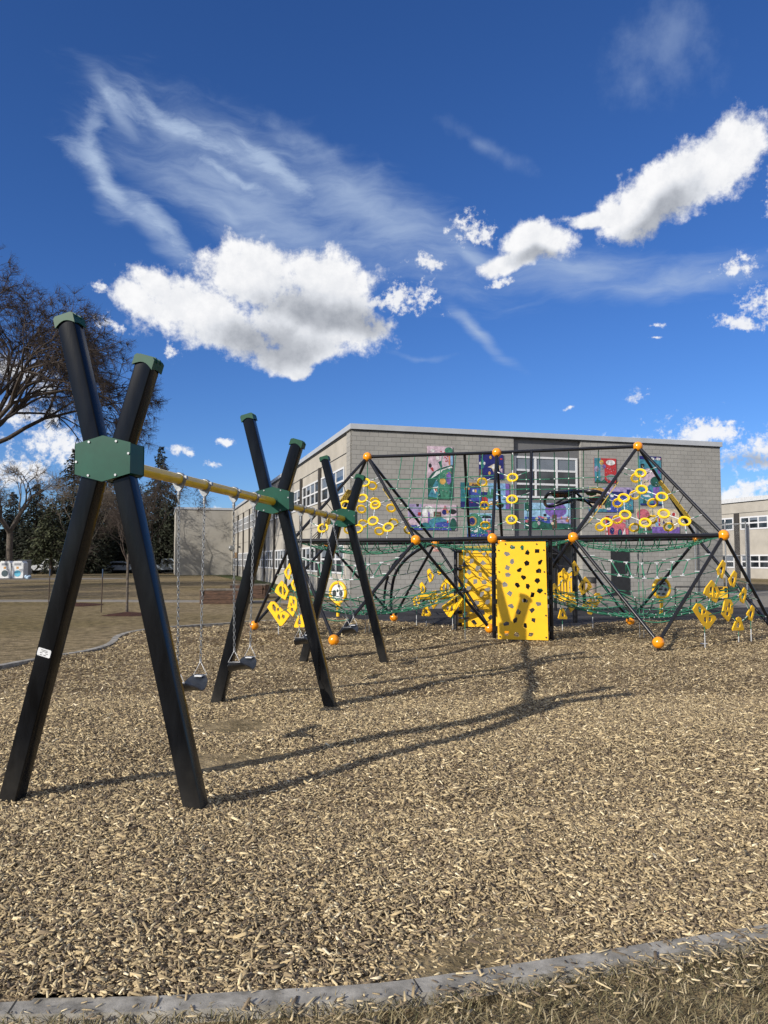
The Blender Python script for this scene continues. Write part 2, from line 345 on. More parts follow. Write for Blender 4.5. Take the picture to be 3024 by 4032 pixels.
# stray chips over the near kerb and onto the grass
kx=[];ky=[]
for i in range(len(ktop)-1):
    a,b = ktop[i],ktop[i+1]; m = int(900*(b-a).length)
    for _ in range(m):
        t=random.random(); p=a.lerp(b,t); w = random.random()**1.0*0.40
        nn = Vector((b.y-a.y, -(b.x-a.x))).normalized()
        dens = (0.13 if w<0.085 else 0.42*(1-max(0,w-.18)*3))+max(0,(p.x-.55))*(.75 if w<.22 else .3)+.35*math.exp(-((p.x-.35)/.12)**2)*(w<.2)
        if random.random()<dens*(1 if p.x>-0.6 else .7): q=p+nn*w; kx.append(q.x); ky.append(q.y)
for args in ((135000,2.2,5.2,.60,.8,.0200,True),(190000,5.0,9.5,.60,.8,.0215,True),(190000,9.3,15,.60,.8,.028,False),(130000,14.8,23,.62,.9,.040,False)):
    V,F,T = chips(*args); Vs.append(V);Fs.append(F+o);Ts.append(T);o+=len(V)
V,F,T = chips(0,0,1,xy=(np.array(kx),np.array(ky)),Lm=.022,lift=0.032); V[:,2]-=hgt(V[:,0],V[:,1])-.001; V[:,2]=.007+(V[:,2]-.034)*.45
Vs.append(V);Fs.append(F+o);Ts.append(T)
npmesh('wood_chips', np.concatenate(Vs), np.concatenate(Fs), M_chip, 4, kind='stuff', attr=np.concatenate(Ts), label='loose tan and grey wood chips covering the playground bed')
# kerbs
def strip(name, line, w0, w1, z, m, extra=None):
    mb = MB(); n=len(line); L=[];R=[]
    for i in range(n):
        t = (line[min(i+1,n-1)]-line[max(i-1,0)]).normalized(); nn = Vector((t.y,-t.x))
        L.append(line[i]+nn*w0); R.append(line[i]+nn*w1)
    for i in range(n-1):
        vs = [(L[i].x,L[i].y,z),(L[i+1].x,L[i+1].y,z),(R[i+1].x,R[i+1].y,z),(R[i].x,R[i].y,z)]
        vs += [(v[0],v[1],-.2) for v in vs]
        mb.add(vs,[(0,1,2,3),(0,4,5,1),(3,2,6,7)])
    return tag(mb.build(name, m), kind='structure')
def smoothline(pts, k=6):
    out=[]
    for i in range(len(pts)-1):
        p0=pts[max(i-1,0)];p1=pts[i];p2=pts[i+1];p3=pts[min(i+2,len(pts)-1)]
        for j in range(k):
            t=j/k; out.append(0.5*((2*p1)+(p2-p0)*t+(2*p0-5*p1+4*p2-p3)*t*t+(3*p1-p0-3*p2+p3)*t**3))
    out.append(pts[-1]); return out
strip('kerb', smoothline(ktop,8), -0.002, 0.100, 0.004, M_conc)
strip('kerb', smoothline([p for p in kleft],6), 0.01, -0.12, 0.030, M_conc)
def kj():
    mb=MB(); d=0
    L=smoothline(ktop,8); nxt=.9
    for i in range(len(L)-1):
        seg=(L[i+1]-L[i]).length
        if d+seg>nxt:
            t=(L[i+1]-L[i]).normalized(); nn=Vector((t.y,-t.x)); p=L[i]; a=p+nn*.002; b=p+nn*.097
            mb.add([(a.x,a.y,.0052),(a.x+t.x*.006,a.y+t.y*.006,.0052),(b.x+t.x*.006+.006,b.y+t.y*.006,.0052),(b.x+.006,b.y,.0052)],[(0,1,2,3)]); nxt+=1.5
        d+=seg
    tag(mb.build('kerb_joint',mat('joint_dirt',(.03,.027,.022),.95)),kind='structure')
kj()
# lawn verge in front of the near kerb with blades
def region(name, pts, z, m):
    mb=MB(); mb.add([(p[0],p[1],z) for p in pts],[tuple(range(len(pts)))]); return tag(mb.build(name,m),kind='structure')
def blades(n, xf, yf, hm, name, label, m):
    x = xf(n); y = yf(n)
    return x,y
gm = bpy.data.materials.new('dry_grass_blade'); gm.use_nodes=True; nt=gm.node_tree; b=nt.nodes['Principled BSDF']
a=nt.nodes.new('ShaderNodeAttribute'); a.attribute_name='tone'; r=nt.nodes.new('ShaderNodeValToRGB'); cr=r.color_ramp
while len(cr.elements)<4: cr.elements.new(.5)
for e,(p,c) in zip(cr.elements,[(0,(0.06,0.065,0.022)),(0.3,(0.15,0.125,0.06)),(0.7,(0.28,0.225,0.12)),(1,(0.46,0.39,0.25))]): e.position=p; e.color=(*c,1)
nt.links.new(a.outputs['Fac'],r.inputs['Fac']); nt.links.new(r.outputs[0],b.inputs['Base Color']); b.inputs['Roughness'].default_value=.8
n=75000
yy = rng.uniform(1.9,4.6,n); xx = rng.uniform(-2.6,3.4,n)
kxs = np.array([p.x for p in ktop]); kys=np.array([p.y for p in ktop]); lim = np.interp(xx,kxs,kys)-0.100+np.abs(rng.normal(0,.012,n))-.012+np.clip((xx-1.0)*.06,0,.09)*rng.random(n)
k = yy<lim; xx=xx[k];yy=yy[k]; n=len(xx)
h = rng.uniform(.012,.045,n); ang=rng.uniform(0,2*np.pi,n); lean=rng.uniform(.5,2.2,n); w=rng.uniform(.0012,.0026,n)
base=np.stack([xx,yy,np.full(n,-.044)],1); d=np.stack([np.cos(ang)*lean,np.sin(ang)*lean,np.ones(n)],1)*h[:,None]
sd=np.stack([-np.sin(ang),np.cos(ang),np.zeros(n)],1)*w[:,None]
mid=base+d*0.55+np.array([0,0,.004]); tip=base+d; tip[:,2]-=h*0.25*rng.random(n)
tip[:,2]=np.maximum(tip[:,2],-.04); 
V=np.stack([base-sd,base+sd,mid+sd*.8,mid-sd*.8,tip-sd*.1,tip+sd*.1],1).reshape(-1,3)
F=((np.arange(n)*6)[:,None,None]+np.array([[0,1,2,3],[3,2,5,4]])[None]).reshape(-1,4)
V[:,2]+=.02
npmesh('grass', V, F, gm, 4, kind='stuff', attr=np.repeat(np.clip(rng.normal(.5,.26,n),0,1),6), label='short dry grass beyond the near concrete kerb')
# playing surface, pavements, path
rl = [tuple(p) for p in redge]
region('play_surface', rl+[(16,20.6),(16,27.5),(4,27.0),(-0.5,26.3),(-2.6,25.2),(-2.4,21.8)], -.022, M_rubber)
region('pavement', [(-2.9,27.8),(-2.5,24.5),(-0.5,24.8),(16.5,19),(60,20),(60,60),(-1.0,33.0)], -.034, M_pave)
strip('path', [Vector((-60,30.5)),Vector((-30,31.6)),Vector((-12,32.0)),Vector((-4.2,31.3)),Vector((-1.6,29.5))], -0.75,0.75,-.026, M_pave)
region('gravel_pad', [(-60,64),(-25,67.0),(-22.5,69.5),(-25,72),(-60,74)], -.03, M_pave)
region('road', [(-200,92),(60,118),(60,128),(-200,103)], -.03, M_road)
region('green_verge', [(-46,78),(-20,86),(-17,90),(-2.3,36.5),(-3.4,36.2),(-18.4,84),(-30,82)], -.037, M_lawn2)
for cx,cy,rr in ((505,2415,.75),(315,2378,.9)):
    g0=G(cx,cy); mb=MB(); n=22; vs=[(g0.x,g0.y,.05)]+[(g0.x+rr*(1+.12*math.sin(5*i))*math.cos(2*math.pi*i/n),g0.y+rr*(1+.12*math.sin(5*i))*math.sin(2*math.pi*i/n),-.04) for i in range(n)]
    mb.add(vs,[(0,1+i,1+(i+1)%n) for i in range(n)],True); tag(mb.build('bark_mulch',M_redm),kind='structure')
# ------------------------------------------------------------------ swing set
UB = Vector((.166,.986,0)).normalized(); UA = Vector((UB.y,-UB.x,0)); UZ = Vector((0,0,1))
C1 = Vector((-1.90,5.30,0)); BAY = 3.74
CF = [C1, C1+UB*BAY, C1+UB*BAY*2]
swing = empty('swing_set', CF[1], 'black steel swing set with crossed legs, green hubs and yellow beam', 'swing set')
SW = 0.128
WORLD[swing.name]=True
def leg(parent, c, a0,z0,a1,z1, cap=False):
    p0 = Vector((a0,0,z0)); p1=Vector((a1,0,z1)); t=(p1-p0).normalized(); x=Vector((t.z,0,-t.x)); y=Vector((0,1,0))
    def W(v): return c+UA*v.x+UB*v.y+UZ*v.z
    h=SW/2; mb=MB(); ring=[]; cr=.011
    prof=[]
    for sx,sy in ((1,1),(-1,1),(-1,-1),(1,-1)):
        for k in range(4):
            base={(1,1):0,(-1,1):90,(-1,-1):180,(1,-1):270}[(sx,sy)]+k*30
            prof.append((sx*(h-cr)+cr*math.cos(math.radians(base)), sy*(h-cr)+cr*math.sin(math.radians(base))))
    n=len(prof); vs=[]
    for p in (p0,p1):
        for (u,v) in prof:
            q=p+x*u+y*v
            if p is p0 and z0<0.3: q = q - t*((q.z+0.08)/t.z)
            vs.append(W(q))
    mb.add(vs,[(i,(i+1)%n,n+(i+1)%n,n+i) for i in range(n)],True); mb.add(vs[n:],[tuple(range(n))])
    lg = mb.build('leg', M_black, parent)
    md = lg.modifiers.new('es','EDGE_SPLIT'); md.split_angle=math.radians(22)
    if cap:
        mb=MB(); hw=h+.012
        # domed cap: arched lower lip, ribbed top
        N=8
        for side in (-1,1):
            o_=[]
            for i in range(N+1):
                u=-hw+2*hw*i/N; o_.append((u,-.055+.035*math.sin(math.pi*i/N)))
            top=[(hw,.012),(hw*.8,.028),(-hw*.8,.028),(-hw,.012)]
            pl=o_+top
            mb.plate(W(p1+y*(side*(hw-.004))),(UA*x.x+UZ*x.z),(UA*t.x+UZ*t.z),pl,[],.008)
        for side in (-1,1):
            pl=[]
            for i in range(N+1):
                u=-hw+.008+2*(hw-.008)*i/N; pl.append((u,-.055+.012*math.sin(math.pi*i/N)))
            pl+=[(hw-.008,.012),(-hw+.008,.012)]
            mb.plate(W(p1+x*(side*(hw-.004))),UB,(UA*t.x+UZ*t.z),pl,[],.0078)
        ax=(UA*x.x+UZ*x.z); at=(UA*t.x+UZ*t.z)
        sec=[(-hw+.001,.006),(-hw+.001,.012),(-hw*.8,.0285),(hw*.8,.0285),(hw-.001,.012),(hw-.001,.006)]
        mb.plate(W(p1),ax,at,sec,[],2*hw-.018)
        for off in (-.03,.03):
            mb.plate(W(p1+y*off),ax,at,[(-hw-.004,.0),(-hw-.004,.016),(-hw*.78,.036),(hw*.78,.036),(hw+.004,.016),(hw+.004,.0)],[],.022)
        mb.build('end_cap', M_greenp, lg)
    return lg
HZ=2.34
for fi,c in enumerate(CF):
    bow=leg(swing,c,-.70,-.1,-.115,HZ-.13); leg(swing,c,.70,-.1,.115,HZ-.13)
    leg(swing,c,-.10,HZ+.10,-.335,3.34,True); leg(swing,c,.10,HZ+.10,.275,3.02,True)
    if fi==0: stick_leg=bow
    mb=MB(); hw=.203; zz=.105; hh=.158
    out=[(-hw,-zz),(0,-hh),(hw,-zz),(hw,zz),(0,hh),(-hw,zz)]
    for sd in (-1,1): mb.plate(c+UB*(sd*.098)+UZ*HZ,UA,UZ,out,[],.006)
    for sd in (-1,1): mb.plate(c+UA*(sd*(hw-.006))+UZ*HZ,UB,UZ,[(-.094,-zz+.004),(.094,-zz+.004),(.094,zz-.004),(-.094,zz-.004)],[],.007)
    # sloped lids
    for sx in (-1,1):
        for sz in (-1,1):
            a=Vector((sx*.01,sz*(hh-.012))); b2=Vector((sx*(hw-.012),sz*(zz-.004))); nrm=Vector((-(b2-a).y,(b2-a).x)).normalized()*.003
            vs=[c+UA*q.x+UZ*(HZ+q.y)+UB*s2 for s2 in (-.094,.094) for q in (a-nrm,b2-nrm,b2+nrm,a+nrm)]
            mb.add(vs,[(0,1,2,3),(4,5,6,7),(0,1,5,4),(1,2,6,5),(2,3,7,6),(3,0,4,7)])
    hub=mb.build('hub_box', M_green, swing)
    for sd in (-1,1):
        for (bx,bz) in ((-.10,.115),(.10,.115),(-.10,-.115),(.10,-.115),(-hw+.012,-.02),(hw-.012,.03)):
            m2=MB(); q=c+UB*(sd*.101)+UA*bx+UZ*(HZ+bz); m2.tube([q,q+UB*(sd*.007)],.0085,8); m2.build('bolt', M_galv, hub)
BZ=2.325; BR=.045
for i in range(2):
    mb=MB(); a=CF[i]+UB*(.09)+UZ*BZ; b2=CF[i+1]-UB*.09+UZ*BZ; mb.tube([a,a+(b2-a)*.5,b2],BR,20); mb.build('top_beam', M_beam, swing)
    mb=MB()
    for e,s2 in ((a,1),(b2,-1)): mb=MB(); mb.tube([e,e+UB*(s2*.016)],BR+.018,20); mb.build('beam_collar', M_green, swing)
HT=[1.12,1.66,2.40,3.0]
def hanger(q):
    mb=MB(); pts=[q+UA*(math.cos(t)*(BR+.006))+UZ*(math.sin(t)*(BR+.006)) for t in [2*math.pi*k/16 for k in range(16)]]
    def band(w): 
        vs=[];n=20
        for sgn in (-1,1):
            for rr in (BR+.001,BR+.011):
                for k in range(n): t=2*math.pi*k/n; vs.append(q+UB*(sgn*w)+UA*(math.cos(t)*rr)+UZ*(math.sin(t)*rr))
        fs=[]
        for k in range(n):
            j=(k+1)%n; fs+=[(n+k,n+j,3*n+j,3*n+k),(k,j,n+j,n+k),(2*n+k,2*n+j,3*n+j,3*n+k)]
        mb.add(vs,fs,True)
    band(.02)
    mb.plate(q-UZ*(BR+.02),UA,UZ,[(-.055,.035),(-.03,-.015),(-.012,-.035),(.012,-.035),(.03,-.015),(.055,.035),(.0,.018)],[],.026)
    mb.box(q+UA*(BR+.012)+UZ*.012,(.03,.036,.03),Matrix((UA,UB,UZ)).transposed())
    mb.tube([q-UZ*(BR+.05),q-UZ*(BR+.12)],.014,8); mb.sphere(q-UZ*(BR+.085),.017,10,6)
    return mb
for i in range(2):
    for t in HT: hanger(CF[i]+UB*t+UZ*BZ).build('chain_hanger', M_galv, swing)
# maker's plate on the near left leg (blank small print)
lp0=CF[0]+UA*-.70+UZ*-.1; lp1=CF[0]+UA*-.115+UZ*(HZ-.13); lt=(lp1-lp0).normalized(); lx=lt.cross(UB).normalized()
q=onplane(170,2569,CF[0]-UB*(SW/2+.002),UB); 
cen=lp0+lt*((q-lp0).dot(lt))-UB*(SW/2+.0025)
mb=MB(); mb.plate(cen,lx,lt,[(-.045,-.027),(.045,-.027),(.05,-.02),(.05,.02),(.045,.027),(-.045,.027),(-.05,.02),(-.05,-.02)],[],.002)
lab=mb.build('maker_plate', mat('silver_plate',(0.7,0.71,0.73),.35,metal=.3,var=.1,scale=60), stick_leg)
mb=MB()
for (x0,x1,y) in ((-.022,.024,.016),(-.026,.02,.007),(-.03,-.012,-.004),(.01,.03,-.004),(-.02,.0,-.016),(.008,.026,-.018)):
    mb.plate(cen-UB*.0022,lx,lt,[(x0,y-.0018),(x1,y-.0018),(x1,y+.0018),(x0,y+.0018)],[],.0006)
mb.build('lettering', M_dark, lab)
def chain(p,q,r=.0034,L=.046,w=.0098):
    mb=MB(); d=q-p; n=max(2,int(d.length/(L-.010))); t=d.normalized(); x=t.cross(UB).normalized(); y=t.cross(x)
    step=d.length/n
    for i in range(n):
        c=p+t*(step*(i+.5)); s2 = x if i%2 else y; pts=[]
        for k in range(10):
            a=2*math.pi*k/10; u=math.cos(a); v=math.sin(a); pts.append(c+t*(math.copysign(abs(u)**.7,u)*(step*.5+.005))+s2*(math.copysign(abs(v)**.7,v)*w))
        mb.tube(pts,r,5,closed=True)
    return mb
SWL=['belt swing nearest the camera, partly hidden behind the front right leg','belt swing hanging beside the middle frame, facing edge-on over bare chips','belt swing just behind the middle frame leg, far bay','farthest belt swing, its chains slanting to the right in front of the rope climber']
k=0
for i in range(2):
    for pr in ((HT[0],HT[1]),(HT[2],HT[3])):
        a=CF[i]+UB*pr[0]+UZ*(BZ-BR-.12); b2=CF[i]+UB*pr[1]+UZ*(BZ-BR-.12)
        off=UA*(.33 if k==3 else -.02 if k==2 else .0)
        zs=.62+ (.03 if k==3 else 0) - (.0 if i==0 else .0)
        mid=(a+b2)/2+off; ext=.235
        e0=Vector((mid.x,mid.y,zs+.13))-UB*ext; e1=Vector((mid.x,mid.y,zs+.13))+UB*ext
        o=empty('belt_swing', Vector((mid.x,mid.y,zs)), SWL[k], 'swing', 'belt swings hanging from the yellow beam')
        inv=o.location.copy()
        def bld(mb,name,m,par):
            ob=mb.build(name,m,par); return ob
        parts=[]
        for (top,en) in ((a,e0),(b2,e1)):
            chain(top,en).build('chain',M_galv,o,loc=inv)
            mb=MB(); s0=en-UZ*.115
            tri=[en,s0+UA*.062,s0-UA*.062]; mb.tube(tri,.0045,6,closed=True); mb.tube([en+UZ*.02,en-UZ*.012],.010,8)
            mb.build('triangle_link',M_alu,o,loc=inv)
        mb=MB(); Nn=14; wd=.085
        vs=[]; s0=e0-UZ*.118; s1=e1-UZ*.118
        for j in range(Nn+1):
            t=j/Nn; c=s0.lerp(s1,t); c=c-UZ*(.085*(1-(2*t-1)**4)**1.0*(1-.3*(2*t-1)**2))
            tw=math.sin(t*2*math.pi)*.35
            wdt=wd*1.08*(.55+.45*min(1,math.sin(math.pi*t)*3)**.5)
            ax=UA*math.cos(tw)+UZ*math.sin(tw)
            for th_ in (-.006,.006): 
                for sgn in (-1,1): vs.append(c+ax*(sgn*wdt)+UZ*th_)
        fs=[]
        for j in range(Nn):
            A=j*4;B=A+4; fs+=[(A,A+1,B+1,B),(A+2,A+3,B+3,B+2),(A,A+2,B+2,B),(A+1,A+3,B+3,B+1)]
        fs+=[(0,1,3,2),(Nn*4,Nn*4+1,Nn*4+3,Nn*4+2)]
        mb.add(vs,fs,True); st_=mb.build('seat',M_seat,o,loc=inv)
        md=st_.modifiers.new('es','EDGE_SPLIT'); md.split_angle=math.radians(50)
        for s_,sg in ((s0,1),(s1,-1)):
            mb=MB(); mb.box(s_+UB*(sg*.03)-UZ*.004,(.07,.05,.012),Matrix((UA,UB,UZ)).transposed()); mb.build('clamp_plate',M_alu,o,loc=inv,bevel=.002)
        k+=1
# ------------------------------------------------------------------ rope climber
A_=P(1447,1799,17.7); B_=P(1956,1782,17.2); C_=P(2512,1758,16.7)
N_=P(1150,2129,16.71); D_=P(1637.5,2126.5,16.2); E_=P(1938.9,2119.8,15.9); F_=P(2256.8,2116,15.6); G_=P(2849.5,2107.3,15.06)
N2=P(1292,2140,19.45); D2=P(1714,2137,19.0); E2=P(1977,2133,18.7); F2=P(2242,2129,18.4); G2=P(2745,2120,17.85)
H_=P(1314.6,2520,15.0); K_=P(2592.4,2530,14.05); W_=P(1000.7,2462,18.05); I_=P(1550.8,2431,20.7); L_=P(2482,2445,19.45)
Pp=P(2001,2482,17.2); J_=P(1927.8,2474,17.35); M_=Vector((8.15,16.1,.13))
clim = empty('rope_climber', Vector((2.4,17.2,0)), 'large black tube climbing frame with green nets, yellow rings and orange ball joints', 'play climber')
Rz=0
def part(mb,name,m,par=clim): return mb.build(name,m,par,loc=None) if False else _part(mb,name,m,par)
def _part(mb,name,m,par):
    ob=mb.build(name,m); ob.parent=par; root=par
    while root.parent: root=root.parent
    ob.matrix_parent_inverse = Matrix.Translation(-Vector(root.location)); return ob
def part2(mb,fb,name,m1,m2):
    o=len(mb.v); mb.v+=fb.v; mb.f+=[tuple(i+o for i in f) for f in fb.f]; mb.m+=[1]*len(fb.f); mb.sm+=fb.sm
    return part(mb,name,[m1,m2])
def strut(a,b2,r=.034,name='strut'):
    mb=MB(); d=(b2-a).normalized(); mb.tube([a+d*.085,b2-d*.085],r,12); part(mb,name,M_strut)
for p in (A_,B_,C_,N_,D_,E_,F_,G_,N2,D2,E2,F2,G2,H_,K_,W_,I_,L_,Pp,J_,M_):
    mb=MB(); mb.sphere(p,.108,24,16)
    mb.tube([p+Vector((math.cos(t)*.1092,math.sin(t)*.1092,.0)) for t in [2*math.pi*i/24 for i in range(24)]],.0022,4,closed=True)
    part(mb,'ball_joint',M_ball)
for p in (H_,K_,W_,I_,L_,Pp,J_,M_):
    mb=MB(); mb.tube([p-UZ*.06,Vector((p.x,p.y,-.06))],.035,12); part(mb,'footing_stub',M_strut)
for a,b2 in ((A_,B_),(B_,C_)): strut(a,b2,.038,'top_beam')
for a,b2 in ((N_,D_),(D_,E_),(E_,F_),(F_,G_),(N2,D2),(D2,E2),(E2,F2),(F2,G2),(N_,N2),(G_,G2)): strut(a,b2,.043,'level_beam')
for a,b2 in ((A_,N_),(A_,D_),(A_,D2),(A_,N2),(C_,F_),(C_,G_),(C_,F2),(C_,G2),(B_,E_),(B_,E2),
             (N_,H_),(D_,H_),(N2,I_),(D2,I_),(N_,W_),(N2,W_),(D_,J_),(D2,J_),(F_,K_),(G_,K_),(F2,L_),(G2,L_),(G_,M_),(G2,M_),(F_,Pp),(F2,Pp)): strut(a,b2)
T1=A_.lerp(C_,.372); T2=A_.lerp(C_,.620)
R1=D2.lerp(E2,.52); Q2=E_.lerp(F_,.47)
for a,b2 in ((T1,R1),(T2,Q2)):
    mb=MB(); mb.tube([a,b2],.034,12); part(mb,'strut',M_strut)
# ropes
def rope(mb,a,b2,sag=0,n=1,r=.0100,sd=5):
    if sag==0: mb.tube([a,b2],r,sd,caps=False); return
    n=max(n,8); mb.tube([a.lerp(b2,i/n)-UZ*(sag*4*(i/n)*(1-i/n)) for i in range(n+1)],r,sd,caps=False)
def knot(mb,p,r=.019): mb.sphere(p,r,6,4)
# grid nets: front (A..B over D..E) and rear (B..C over E2..F2)
def gridnet(topa,topb,la,lb,tri_a,tri_b,tops,lows,hfr,lefts,rights):
    pass
def fullgrid(tops, bots, hrows, name, knots=True):
    """tops/bots: matched end points of the uprights; hrows: fractions; row ends given"""
    mb=MB(); kb=MB()
    for a,b2 in zip(tops,bots): rope(mb,a,b2)
    return mb,kb
def intersect_lines(a,b2,c,d):   # closest point on ab to cd, param on ab
    u=b2-a;v=d-c;w=a-c; A=u.dot(u);B=u.dot(v);C=v.dot(v);D=u.dot(w);E=v.dot(w); den=A*C-B*B
    return (B*E-C*D)/den,(A*E-B*D)/den
def slopenet(T0,T1_,L0,L1,S0,S1,sgn,nv,fr):
    """plane through top beam T0-T1_ and level beam L0-L1; diagonal strut S0-S1 bounds it on one side"""
    mb=MB(); kb=MB()
    for i in range(nv):
        t=fr[0]+(fr[1]-fr[0])*i/(nv-1)
        a=T0.lerp(T1_,t); 
        b2=L0.lerp(L1,t*(1.0)-.035*(1-t))
        ends=b2
        # clip on the strut
        s,u=intersect_lines(a,b2,S0,S1)
        if t<0.5 and 0<s<1: pass
        side = (a.lerp(b2,1)-S0).dot((L1-L0))  
        clip=1.0
        if 0.05<s<1: clip=s
        if i<nv*0.42 and clip<1: b2=a.lerp(b2,clip)
        rope(mb,a,b2); 
    return mb
FP=A_; nf=(B_-A_).cross(D_-A_).normalized(); nr=(C_-B_).cross(E2-B_).normalized()
# front net, drawn in its own plane; pixel rows only give the spacing measured in the photograph
def cv(x,y): return (1300+x/2.0738,1600+y/2.0738)
def cw(x,y): return (1900+x/2.0738,1600+y/2.0738)
mb=MB();kb=MB()
verts=[((585,418),(545,673)),((690,415),(636,830)),((797,410),(735,985)),((915,405),(842,1072)),((1025,400),(962,1074)),((1135,400),(1085,1072)),((1245,393),(1205,1070))]
vl=[(onplane(*cv(*a),FP,nf),onplane(*cv(*b2),FP,nf)) for a,b2 in verts]
for a,b2 in vl: rope(mb,a,b2)
rows=[((430,600),(1345,563)),((475,672),(1338,650)),((520,750),(1335,733)),((562,828),(1330,818)),((605,908),(1325,885)),((655,988),(1320,975))]
for a,b2 in rows:
    p,q=onplane(*cv(*a),FP,nf),onplane(*cv(*b2),FP,nf); rope(mb,p,q,.02)
    for (va,vb) in vl:
        s,u=intersect_lines(va,vb,p,q)
        if 0<s<=1.05 and 0<u<1: knot(kb,va.lerp(vb,s)-UZ*(.08*u*(1-u)))
part2(mb,kb,'rope_net',M_rope,M_alu)
mb=MB();kb=MB()
verts=[((235,388),(247,1000)),((350,384),(376,1062)),((465,380),(480,1060)),((585,375),(590,1060)),((703,370),(705,1000)),((825,362),(820,830)),((947,358),(937,660))]
vl=[(onplane(*cw(*a),B_,nr),onplane(*cw(*b2),B_,nr)) for a,b2 in verts]
for a,b2 in vl: rope(mb,a,b2)
rows=[((150,600),(1090,570)),((160,680),(1040,657)),((160,762),(975,740)),((165,845),(915,826)),((165,920),(850,912)),((150,1008),(790,992))]
for a,b2 in rows:
    p,q=onplane(*cw(*a),B_,nr),onplane(*cw(*b2),B_,nr); rope(mb,p,q,.02)
    for (va,vb) in vl:
        s,u=intersect_lines(va,vb,p,q)
        if 0<s<=1.02 and 0<u<1: knot(kb,va.lerp(vb,s)-UZ*(.08*u*(1-u)))
part2(mb,kb,'rope_net',M_rope,M_alu)
# rings
RO,RI=.127,.076
def ringmesh(c,n,up):
    x=up.cross(n).normalized(); y=n.cross(x).normalized(); mb=MB(); NS=28
    vs=[]
    for k in range(NS):
        a=2*math.pi*k/NS; ca,sa=math.cos(a),math.sin(a)
        for (rr,h) in ((RI,-.011),(RI+.006,.013),(RO-.006,.013),(RO,-.011)): vs.append(c+x*(ca*rr)+y*(sa*rr)+n*h)
    fs=[]
    for k in range(NS):
        j=(k+1)%NS
        for q in range(4): fs.append((k*4+q,k*4+(q+1)%4,j*4+(q+1)%4,j*4+q))
    mb.add(vs,fs,False)
    return mb
def ringset(pix,a,b2,c,links,strutL,strutR,beam,xf):
    n=(b2-a).cross(c-a).normalized()
    if n.dot(EYE-a)<0: n=-n
    cs=[onplane(*xf(*p),a,n) for p in pix]; inn=(b2+c)/2-a; up=-(inn-n*inn.dot(n)).normalized()
    mb=MB(); fb=MB()
    for p in cs: part(ringmesh(p,n,up),'ring',M_ring)
    def conn(p,q,pr=True,qr=True):
        d=(q-p).normalized(); s=p+d*(RI+.005) if pr else p; e=q-d*(RI+.005) if qr else q
        rope(mb,s,e); 
        if pr: fb.tube([s,s+d*.13],.0125,6)
        if qr: fb.tube([e-d*.13,e],.0125,6)
        else: fb.tube([e-d*.1,e],.0115,6)
    for i,j in links: conn(cs[i],cs[j])
    x=up.cross(n).normalized()
    for i in strutL:
        q0=cs[i]+x*-1.0*.0
        # aim up and outward
        s=line_hit(cs[i],(-x*.80+up*.38),strutL[i]); conn(cs[i],s,True,False)
    for i in strutR:
        s=line_hit(cs[i],(x*.80+up*.38),strutR[i]); conn(cs[i],s,True,False)
    for i in beam:
        s=line_hit(cs[i],-up,beam[i]); conn(cs[i],s,True,False)
    part2(mb,fb,'ring_ropes',M_rope,M_alu)
def line_hit(p,d,seg):
    a,b2=seg; d=d.normalized(); s,u=intersect_lines(p,p+d,a,b2); u=min(max(u,0),1); return a.lerp(b2,u)
LK=[(0,1),(1,2),(1,3),(2,4),(3,5),(4,6),(4,7),(5,7),(5,8)]
full=lambda x,y:(x,y)
right_front=[(1290,545),(1300,678),(1153,748),(1465,738),(1165,885),(1480,875),(1012,948),(1328,950),(1650,937)]
right_rear=[(1255,585),(1245,725),(1105,790),(1390,790),(1103,925),(1385,925),(962,985),(1240,990),(1520,985)]
def sideset(pix,a,l,r_,xf):
    ringset(pix,a,l,r_,LK,{0:(a,l),2:(a,l),6:(a,l)},{0:(a,r_),3:(a,r_),8:(a,r_)},{6:(l,r_),7:(l,r_),8:(l,r_)},xf)
sideset(right_front,C_,F_,G_,cw)
sideset(right_rear,C_,F2,G2,cw)
left_front=[(1437,1900),(1427,1962),(1360,1988),(1478,1988),(1341,2051),(1469,2051),(1271,2079),(1408,2082),(1529,2076)]
left_rear=[(1466,1913),(1476,1976),(1423,2005),(1540,2001),(1430,2062),(1550,2058),(1372,2087),(1493,2092),(1609,2087)]
sideset(left_front,A_,N_,D_,full)
sideset(left_rear,A_,N2,D2,full)
# the two ring columns of the middle span
def column(pix,a,b2,c,L,R):
    n=(b2-a).cross(c-a).normalized()
    if n.dot(EYE-a)<0: n=-n
    cs=[onplane(x,y,a,n) for x,y in pix]; up=(UZ-n*UZ.dot(n)).normalized(); x=up.cross(n).normalized(); mb=MB(); fb=MB()
    for p in cs: part(ringmesh(p,n,up),'ring',M_ring)
    def conn(p,q):
        d=(q-p).normalized(); rope(mb,p+d*RI,q); fb.tube([p+d*RI,p+d*(RI+.13)],.0125,6); fb.tube([q-d*.1,q],.0115,6)
    conn(cs[0],cs[1]); conn(cs[1],cs[2])
    for i,s in ((0,.38),(1,.38),(2,-.38)):
        conn(cs[i],line_hit(cs[i],-x*.8+up*s,L)); conn(cs[i],line_hit(cs[i],x*.8+up*s,R))
    for f in (.46,.62): rope(mb,L[0].lerp(L[1],f),R[0].lerp(R[1],f))
    conn(cs[0],line_hit(cs[0],up,(A_,C_)))
    part2(mb,fb,'ring_ropes',M_rope,M_alu)
column([(2018,1880),(2016,1966),(2014.5,2046)],B_,E_,Q2,(B_,E_),(T2,Q2))
column([(1899,1899),(1907.5,1991),(1911,2069)],B_,E2,R1,(T1,R1),(B_,E2))
